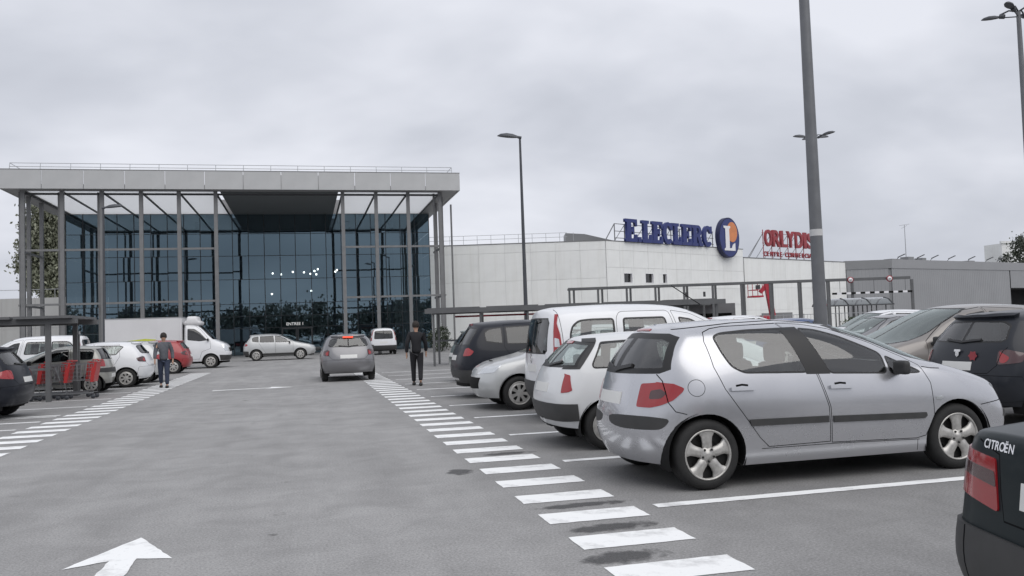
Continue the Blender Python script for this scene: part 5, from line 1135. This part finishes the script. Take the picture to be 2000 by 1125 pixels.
# boards and yield sign by the gate
tag(MB().box(29.0, 31.2, 50.2, 50.3, 0, 1.9).obj('board_fence', M('grey_clad_dark')), 'dark grey site board beside the boom lift', 'fence')
ys = thing('yield_sign', 'small white triangle sign with red edge left of the thick post', 'sign', (28.9, 43.5, 0), -yaw)
MB().bar((0, 0, 0), (0, 0, 2.2), .05).obj('post', M('rail'), ys); MB().prism([(-.35, 2.25), (.35, 2.25), (0, 1.65)], -.06, -.03).obj('sign_plate', M('sign_red'), ys); MB().prism([(-.22, 2.17), (.22, 2.17), (0, 1.80)], -.075, -.062).obj('sign_face', M('sign_white'), ys)
b = MB(); fn = thing('site_fence', 'thin metal barrier fence in front of the boom lift', 'fence', (24.8, 45.2, 0), -yaw)
for k in range(6):
    b = MB(); x = k * 1.2; b.bar((x, 0, 0), (x, 0, 1.75), .04); b.bar((x, 0, 1.7), (x + 1.2, 0, 1.7), .035); b.bar((x, 0, .9), (x + 1.2, 0, .9), .03)
    for j in range(5): b.bar((x + .2 + j * .2, 0, .1), (x + .2 + j * .2, 0, 1.7), .015)
    b.obj('fence_panel', M('rail'), fn)

# ------------------------------------------------------------------ trolley bay on the left with its trolleys
tb = thing('trolley_shelter', 'grey steel trolley shelter between the parked cars on the left', 'shelter', (-7.4, 25.6, 0))
for x, y in ((-1.7, -1.0), (.9, -1.1), (-1.7, 1.1), (1.0, 1.2)): MB().box(x - .06, x + .06, y - .06, y + .06, 0, 2.02).obj('post', M('frame_grey'), tb)
for y in (-1.1, 1.2): MB().box(-4.2, 1.6, y - .07, y + .07, 2.022, 2.16).obj('beam', M('frame_grey'), tb)
for k in range(4): MB().box(-4.1 + k * 1.42, -4.1 + k * 1.42 + 1.34, -1.4, 1.5, 2.162, 2.23).obj('roof_panel', M('shelter_roof'), tb)
for y in (-1.1, 1.2):
    for z in (.35, .85): MB().box(-4.2, 1.0, y - .03, y + .03, z - .03, z + .03).obj('guard_rail', M('frame_grey'), tb)
ip = thing('marker_post', 'dark marker post with a small pale cap beside the trolley shelter', 'post', (-6.4, 27.0, 0))
MB().box(-.06, .06, -.06, .06, 0, 1.75).obj('post', M('frame_grey'), ip); MB().box(-.07, .07, -.07, .07, 1.752, 1.84).obj('cap', M('sticker'), ip)
mat('cart_wire', (.30, .31, .32), .35, metal=.8); mat('cart_red', (.40, .03, .03), .4); mat('cart_grey', (.05, .055, .065), .5)
def trolley():
    t = thing('shopping_trolley', '', 'trolley'); b = MB()
    lo, hi = [(-.36, -.2, .5), (.42, -.17, .5), (.42, .17, .5), (-.36, .2, .5)], [(-.44, -.27, .95), (.52, -.22, .88), (.52, .22, .88), (-.44, .27, .95)]
    for i in range(4):
        j = (i + 1) % 4; b.bar(lo[i], lo[j], .012); b.bar(hi[i], hi[j], .018); b.bar(lo[i], hi[i], .014)
        for k in range(1, 9): b.bar(Vector(lo[i]).lerp(Vector(lo[j]), k / 9), Vector(hi[i]).lerp(Vector(hi[j]), k / 9), .007)
        for k in range(1, 4): b.bar(Vector(lo[i]).lerp(Vector(hi[i]), k / 4), Vector(lo[j]).lerp(Vector(hi[j]), k / 4), .007)
    for k in range(1, 8): b.bar(Vector(lo[0]).lerp(Vector(lo[1]), k / 8), Vector(lo[3]).lerp(Vector(lo[2]), k / 8), .007)
    b.obj('basket', M('cart_wire'), t)
    for y in (-.2, .2): MB().tube([(-.55, y, 1.02), (-.44, y, .92), (-.34, y, .50), (-.42, y * 1.2, .16), (.50, y * .9, .14)], .015, 6).obj('frame', M('cart_wire'), t)
    MB().tube([(-.55, -.27, 1.02), (-.55, .27, 1.02)], .022, 8).obj('handle', M('cart_red'), t)
    MB().prism([(-.52, .98), (-.40, .98), (-.34, .45), (-.42, .45)], -.26, .26).obj('panel', M('cart_red'), t)
    for x in (-.40, .46):
        for y in (-.22, .20): MB().lathe([(0, -.015), (.05, -.015), (.062, 0), (.05, .015), (0, .015)], 'Y', 12, (x, y, .063)).obj('wheel', M('cart_grey'), t)
    return t
tr0 = trolley()
for k, (x, y, a, lab) in enumerate(((-5.95, 25.2, 0, 'red handled shopping trolley at the lane end of the left shelter'), (-6.25, 26.0, 0, 'red handled shopping trolley at the lane end of the second nested line'), (-6.6, 25.2, 0, 'second red handled trolley nested in the near line'), (-6.9, 26.0, 0, 'second red handled trolley nested in the far line'), (-7.25, 25.2, 0, 'third red handled trolley nested in the near line'))):
    t = tr0 if k == 0 else copytree(tr0); t.location = (x, y, 0); t.rotation_euler = (0, 0, math.pi); tag(t, lab, 'trolley', 'trolleys in the left shelter')

# ------------------------------------------------------------------ trees, hedge
def leafmat(name, c1, c2):
    m = bpy.data.materials.new(name); m.use_nodes = True; t = m.node_tree; b = t.nodes['Principled BSDF']; MATS[name] = m
    oi = N(t, 'ShaderNodeNewGeometry'); r = N(t, 'ShaderNodeValToRGB'); LK(t, oi.outputs['Random Per Island'], r.inputs[0]); r.color_ramp.elements[0].color = (*c1, 1); r.color_ramp.elements[1].color = (*c2, 1)
    LK(t, r.outputs[0], b.inputs['Base Color']); b.inputs['Roughness'].default_value = .6
    return m
leafmat('leaf_grey', (.09, .10, .06), (.26, .27, .20)); leafmat('leaf_dark', (.018, .028, .016), (.05, .065, .035)); leafmat('leaf_green', (.025, .045, .02), (.07, .10, .04)); leafmat('leaf_belt', (.14, .15, .13), (.24, .25, .21)); leafmat('leaf_conifer', (.02, .03, .02), (.06, .07, .045))
mat('bark', (.10, .085, .07), .9, var=.3, vscale=6, bump=.4, bscale=12)
def crown(spec, n, size, m, name, parent, seed, up=0.0):
    """leaf-sized faces gathered in clumps through a crown; spec: list of (x, y, z, rx, ry, rz)"""
    r = random.Random(seed); b = MB(); cl = []
    tot = sum(s[3] * s[4] * s[5] for s in spec)
    for s in spec:
        for _ in range(max(4, int(n / 28 * s[3] * s[4] * s[5] / tot))):
            while True:
                p = Vector((r.uniform(-1, 1), r.uniform(-1, 1), r.uniform(-1, 1)))
                if .35 < p.length < 1: break
            cl.append((Vector((s[0] + p.x * s[3], s[1] + p.y * s[4], s[2] + p.z * s[5])), r.uniform(.6, 1.3)))
    for c, k in cl:
        for _ in range(28):
            p = c + Vector((r.gauss(0, 1), r.gauss(0, 1), r.gauss(0, .8 + up))) * size * 2.2 * k
            q = Euler((r.uniform(0, 6.3), r.uniform(0, 6.3), r.uniform(0, 6.3))).to_matrix(); s_ = size * r.uniform(.6, 1.3)
            b.add([p + q @ Vector(v) for v in ((-s_, 0, 0), (0, -s_ * .55, 0), (s_, 0, 0), (0, s_ * .55, 0))], [(0, 1, 2, 3)])
    me = bpy.data.meshes.new(name); me.from_pydata([tuple(v) for v in b.v], [], b.f); me.materials.append(M(m)); return link(name, me, parent)
def tree(label, x, y, h, rad, m, n, seed, poplar=False, size=.16):
    t = thing('tree', label, 'tree', (x, y, 0)); r = random.Random(seed); b = MB()
    pts = [(r.uniform(-.1, .1) * k, r.uniform(-.1, .1) * k, h * .8 * k / 6) for k in range(7)]
    b.tube(pts, [rad * .11 * (1 - k / 7.5) for k in range(7)], 10)
    sp = []
    for k in range(16):
        f = r.uniform(.25, .95); a = r.uniform(0, 6.28); i = min(5, int(f * 6)); p0 = Vector(pts[i]); L_ = rad * (1.1 - .6 * f) * (.55 if poplar else 1)
        p2 = p0 + Vector((math.cos(a) * L_, math.sin(a) * L_, L_ * (2.0 if poplar else .6))); b.tube([p0, (p0 + p2) / 2 + Vector((0, 0, .1 * L_)), p2], [rad * .035, rad * .02, rad * .008], 6)
        sp.append((p2.x * .8, p2.y * .8, min(p2.z, h * .93), rad * r.uniform(.3, .5), rad * r.uniform(.3, .5), rad * r.uniform(.5, .9) if poplar else rad * r.uniform(.3, .45)))
    b.obj('trunk', M('bark'), t); crown(sp, n, size, m, 'crown', t, seed); return t
tree('tall grey green tree seen between the left canopy columns', -28.2, 106, 17.6, 4.4, 'leaf_grey', 26000, 3, True, .2)
tree('second tall tree just left of the canopy glass', -24.2, 109, 16.6, 4.2, 'leaf_grey', 24000, 8, True, .2)
tree('dark conifer cut by the right edge above the grey wing', 117.5, 117.5, 16.5, 4.2, 'leaf_conifer', 6000, 5, False, .22)
hd = thing('hedge', 'dark green hedge below the arched glazed shelter', 'hedge', (30.6, 43.2, 0), -yaw)
crown([(k * .55, 0, .75, .45, .4, .75) for k in range(5)], 3600, .05, 'leaf_green', 'foliage', hd, 4)
pl = thing('shrub', 'small shrub between the glass hall and the low trolley shelter', 'shrub', (9.4, 60.5, 0)); crown([(0, 0, .9, .9, .5, .9)], 1500, .07, 'leaf_dark', 'foliage', pl, 9)
# the far side of the car park behind the camera, seen only as reflections in the glass
sp = []
for k in range(60):
    x = -110 + k * 4.2 + rnd.uniform(-2, 2); h = rnd.uniform(5.5, 11); sp += [(x, -70 + rnd.uniform(-7, 7), h * .55, rnd.uniform(2.5, 4), 2.5, h * .45)]
o = crown(sp, 42000, .55, 'leaf_belt', 'tree_belt', None, 21); o['kind'] = 'stuff'; o['label'] = 'belt of trees across the road behind the photographer'; o['category'] = 'trees'
# ------------------------------------------------------------------ vehicles in the car park
T_H, T_S, T_V, T_D, T_U, T_M, T_C, T_N, T_B = [make_type(q) for q in (HATCH, SMALL, VAN, SEDAN, SUV, MPV, COMPACT, MINI, CAB)]
GR, GL, GF = 'cars parked in the near right row', 'cars parked in the left row', 'cars parked in the far right rows'
place_car(T_H, 'hatchback', 'silver five door hatchback parked beside the empty right bay', 'car', 4.81, 7.82, 0, P_SILVER, GR)
sedan = place_car(T_D, 'sedan', 'dark green sedan whose rear corner is cut by the right edge', 'car', 4.87, 2.38, -10, P_GREEN, GR)
for ch, y in zip('CITROËN', (.53, .491, .474, .441, .406, .366, .334)):      # badge letters fixed along the boot lid
    q0, q1 = T_D['at']('r', y - .02, .902), T_D['at']('r', y - .02, .918); tilt = math.atan2(q1[0] - q0[0], .016)
    link('badge_letter', text_mesh(ch, .056, .0015, M('chrome'), .0010, .86), sedan, (q0[0] - .004, y, .886), (math.pi / 2 - tilt, 0, -math.pi / 2))
place_car(T_S, 'hatchback', 'small white hatchback with black rear pillar between van and silver car', 'car', 4.72, 10.5, 0, P_WHITE2, GR)
van = place_car(T_V, 'van', 'tall white passenger van with upright red tail lamps', 'van', 5.62, 13.35, 0, P_WHITE, GR)
MB().tube([(.75, -.35, 1.78), (.25, -.36, 2.10)], .008, 6).obj('aerial', M('black'), van)
q = T_V['at']('r', 0, .99); link('badge', poly_mesh('badge', [[(0, .075), (.045, 0), (0, -.075), (-.045, 0)], [(0, .04), (.022, 0), (0, -.04), (-.022, 0)]], .012, M('chrome')), van, (q[0] - .01, 0, .99), (math.pi / 2, 0, -math.pi / 2))
place_car(T_C, 'hatchback', 'light grey car parked nose out beside the white van', 'car', 5.05, 15.95, 180, P_LIGHT, GR)
place_car(T_U, 'suv', 'dark blue black estate beyond the white van', 'car', 5.45, 18.9, 0, P_NAVY, GR, {'glass': M('glass_dark')})
place_car(T_C, 'hatchback', 'grey green car glimpsed behind the person on the right', 'car', 6.1, 24.6, 0, P_SAGE, GR)
slate = place_car(T_C, 'hatchback', 'dark slate hatchback with a red star sticker on its tailgate', 'car', 10.45, 9.75, 0, P_SLATE, GF)
q = T_C['at']('r', 0, .94)
link('badge', poly_mesh('badge', [[(-.055, .05), (.055, .05), (.055, .02), (.03, .02), (.03, -.03), (0, -.055), (-.03, -.03), (-.03, .02), (-.055, .02)]], .012, M('chrome')), slate, (q[0] - .012, 0, .95), (math.pi / 2 - .15, 0, -math.pi / 2))
q = T_C['at']('r', -.27, .92); st = [(math.cos(a) * r_, math.sin(a) * r_) for a, r_ in zip(np.linspace(0, 2 * math.pi, 13)[:-1], (.07, .05) * 6)]
link('sticker', poly_mesh('sticker', [st], .004, M('sign_red')), slate, (q[0] - .006, -.27, .92), (math.pi / 2 - .15, 0, -math.pi / 2 + .12))
place_car(T_M, 'minivan', 'dusty taupe minivan facing the lane behind the silver hatchback', 'car', 10.45, 12.5, 180, P_BROWN, GF)
place_car(T_U, 'suv', 'white car whose roof shows behind the silver hatchback roof', 'car', 16.2, 28.6, 0, P_WHITE, GF)
place_car(T_U, 'suv', 'white car with arched windows beside the arched shelter', 'car', 19.0, 25.6, 180, P_WHITE, GF)
place_car(T_C, 'hatchback', 'grey car with pale windscreen left of the taupe minivan', 'car', 14.6, 19.6, 180, P_GREY, GF)
place_car(T_C, 'hatchback', 'blue car behind the base of the thick lamp post', 'car', 15.2, 23.6, 0, P_BLUE, GF)
lane = place_car(T_C, 'hatchback', 'grey car driving up the lane with its brake lamp lit', 'car', 1.33, 29.35, 90, P_GREY, None)
q = T_C['at']('r', 0, 1.385); MB().box(q[0] - .05, q[0] + .01, -.16, .16, 1.375, 1.41).obj('brake_lamp', M('lit_lamp'), lane)
place_car(T_U, 'pickup', 'pale silver truck with canopy crossing before the glass hall', 'car', -1.55, 56.6, 0, P_LIGHT)
place_car(T_V, 'van', 'white van parked far up the right row', 'van', 5.2, 60.5, 90, P_WHITE, GR)
place_car(T_C, 'hatchback', 'black hatchback at the left edge with red tail lamp', 'car', -7.65, 19.9, 180, P_NAVY, GL, {'dark_lamp': M('red_lamp')})
place_car(T_D, 'sedan', 'sage green sedan behind the black hatchback at the left edge', 'car', -12.0, 28.6, 0, P_SAGE, GL)
place_car(T_N, 'hatchback', 'small beige one box car beside the trolley shelter', 'car', -7.35, 28.15, 180, P_BEIGE, GL)
place_car(T_V, 'van', 'white van roof behind the small beige car', 'van', -10.2, 36.2, 180, P_WHITE, GL)
place_car(T_C, 'hatchback', 'white hatchback with dark lamps beyond the small beige car', 'car', -7.0, 30.9, 180, P_WHITE, GL)
place_car(T_C, 'hatchback', 'light grey hatchback with red lamps beyond the white hatchback', 'car', -6.9, 33.5, 180, P_LIGHT, GL, {'dark_lamp': M('red_lamp')})
place_car(T_C, 'hatchback', 'red car beside the front wheel of the white box truck', 'car', -7.0, 41.2, 180, P_RED, GL)
# white box truck
tk = place_car(T_B, 'box_truck', 'white box truck with sloped cab parked before the glass hall', 'truck', -4.85, 46.85, 0, P_WHITE)
mat('box_white', (.66, .66, .67), .45, var=.05, vscale=.8)
MB().box(-4.75, -1.18, -1.05, 1.05, .82, 2.60).obj('cargo_box', M('box_white'), tk); MB().box(-4.76, -1.17, -1.06, 1.06, 2.602, 2.65).obj('box_roof_trim', M('rail'), tk); MB().box(-4.75, -1.18, -1.0, 1.0, .60, .815).obj('chassis', M('black'), tk)
MB().box(-2.35, -1.3, -1.075, -1.052, 1.0, 2.54).obj('side_door', M('box_white'), tk)
b = MB(); vs, fs = rbox(.9, 1.6, .5, .2, 3); b.add([(v.x * (1 - .4 * (v.z > 0)) - .72, v.y, v.z + 2.42) for v in vs], fs, True); b.obj('wind_deflector', M('box_white'), tk)
mat('stripe_yellow', (.55, .6, .06), .4); MB().prism([(-4.2, 1.47), (-2.9, 1.60), (-2.4, 1.55), (-2.4, 1.44), (-3.1, 1.50), (-4.1, 1.39)], -1.062, -1.053).obj('painted_stripe', M('stripe_yellow'), tk)
ty, hub, rim, _n = wheel_meshes(.35, 'cover')
for s_ in (1, -1):
    o = link('wheel', hub, tk, (-3.9, s_ * .96, .35), (0, 0, 0 if s_ < 0 else math.pi)); link('tyre', ty, o); link('rim', rim, o)

# ------------------------------------------------------------------ people walking in the car park
mat('skin', (.45, .27, .19), .5); mat('cloth_black', (.012, .012, .015), .85, var=.2, vscale=12); mat('cloth_grey', (.10, .105, .12), .85, var=.2, vscale=12); mat('denim', (.03, .04, .07), .85, var=.2, vscale=20); mat('hair', (.02, .015, .012), .7, var=.3, vscale=30); mat('shoe', (.02, .02, .02), .6)
def skin_mesh(name, verts, edges, rad, m, sub=2):
    me = bpy.data.meshes.new(name); me.from_pydata(verts, edges, []); o = bpy.data.objects.new(name, me); COL.objects.link(o)
    o.modifiers.new('s', 'SKIN').use_smooth_shade = True; sv = me.skin_vertices[0].data
    for k, r in enumerate(rad): sv[k].radius = (r if isinstance(r, tuple) else (r, r)); sv[k].use_root = (k == 0)
    q = o.modifiers.new('u', 'SUBSURF'); q.levels = sub; q.render_levels = sub
    dg = bpy.context.evaluated_depsgraph_get(); dg.update(); r_ = bpy.data.meshes.new_from_object(o.evaluated_get(dg)); bpy.data.objects.remove(o); r_.materials.clear(); r_.materials.append(m); return r_
def person(label, x, y, deg, top, legs, h=1.72, step=.22):
    k = h / 1.72; root = thing('person', label, 'person', (x, y, 0), math.radians(deg)); S_ = lambda v: [(a * k, b_ * k, c * k) for a, b_, c in v]
    hipz = .90; L1 = [(.0, 0, hipz + .10), (.0, .09, hipz - .06), (step * .55, .10, .50), (step * .8, .10, .09), (0, -.09, hipz - .06), (-step * .15, -.10, .49), (-step * .95, -.10, .13), (step * .8 + .16, .11, .05), (-step * .95 + .14, -.10, .05)]
    tor = [(0, 0, 1.02), (.0, 0, 1.20), (-.01, 0, 1.36), (0, 0, 1.46), (-.01, .17, 1.40), (-.08, .25, 1.14), (.02, .27, .90), (-.01, -.17, 1.40), (.08, -.25, 1.14), (.20, -.25, .92)]
    hd_ = [(0, 0, 1.50), (.02, 0, 1.58), (.02, 0, 1.66)]
    hands = []
    for sx, w_ in ((1, tor[6]), (-1, tor[9])):
        base = Vector(w_); palm = base + Vector((.01, 0, -.09)); hands.append((base, palm, sx))
    V_ = [(0, 0, 1.00)] + tor[1:4] + hd_ + [tor[4], tor[5], tor[6], tor[7], tor[8], tor[9]] + [L1[1], L1[2], L1[3], L1[7], L1[4], L1[5], L1[6], L1[8]]
    E_ = [(0, 1), (1, 2), (2, 3), (3, 4), (4, 5), (5, 6), (2, 7), (7, 8), (8, 9), (2, 10), (10, 11), (11, 12), (0, 13), (13, 14), (14, 15), (15, 16), (0, 17), (17, 18), (18, 19), (19, 20)]
    R_ = [.055, .06, .06, .05, .055, .082, .085, .03, .03, .026, .03, .03, .026, .04, .035, .03, .03, .04, .035, .03, .03]
    V_, E_, R_ = list(V_), list(E_), list(R_)
    for (base, palm, sx), wi in zip(hands, (9, 12)):
        V_.append(tuple(palm)); pi = len(V_) - 1; E_.append((wi, pi)); R_.append((.035, .02))
        for f, (dx, ln) in enumerate(((.030, .075), (.010, .085), (-.010, .08), (-.028, .065))):
            V_.append((palm.x + dx, palm.y, palm.z - ln)); E_.append((pi, len(V_) - 1)); R_.append(.009)
        V_.append((palm.x + .05, palm.y - sx * .02, palm.z - .02)); E_.append((pi, len(V_) - 1)); R_.append(.010)
    link('body', skin_mesh('body', S_(V_), E_, [(r if isinstance(r, tuple) else r) for r in R_], M('skin')), root)
    link('jacket', skin_mesh('jacket', S_([(0, 0, .84)] + tor), [(0, 1), (1, 2), (2, 3), (3, 4), (3, 5), (5, 6), (6, 7), (3, 8), (8, 9), (9, 10)], [(.17, .15), (.165, .14), (.17, .14), (.17, .13), .075, .08, .062, .05, .08, .062, .05], top), root)
    link('trousers', skin_mesh('trousers', S_([L1[0], L1[1], L1[2], L1[3], L1[4], L1[5], L1[6]]), [(0, 1), (1, 2), (2, 3), (0, 4), (4, 5), (5, 6)], [(.16, .14), .115, .078, .062, .115, .078, .062], legs), root)
    for a, b_ in ((L1[3], L1[7]), (L1[6], L1[8])):
        bb = MB(); vs, fs = rbox(.27, .095, .08, .03, 2); bb.add([(v.x * k + (a[0] + .06) * k, v.y * k + a[1] * k, v.z * k + .042 + max(0, b_[2] - .05)) for v in vs], fs, True); bb.obj('shoe', M('shoe'), root)
    bb = MB(); bb.lathe([(.0, .115), (.05, .10), (.088, .055), (.102, .0), (.098, -.05), (.085, -.075)], 'Z', 16, (-.004 * k, 0, 1.655 * k)); bb.obj('hair', M('hair'), root)
    fc = MB()
    for y_ in (-.03, .03): fc.lathe([(0, .012), (.009, .009), (.012, 0), (.009, -.009), (0, -.012)], 'X', 8, (.105 * k, y_, 1.635 * k))
    fc.obj('eyes', M('shoe'), root)
    return root
person('person in black clothes walking along the right hand parked cars', 3.0, 23.7, 80, M('cloth_black'), M('cloth_black'), 1.75)
person('person in grey top and dark trousers walking beside the left hand cars', -4.35, 28.9, -85, M('cloth_grey'), M('denim'), 1.70)
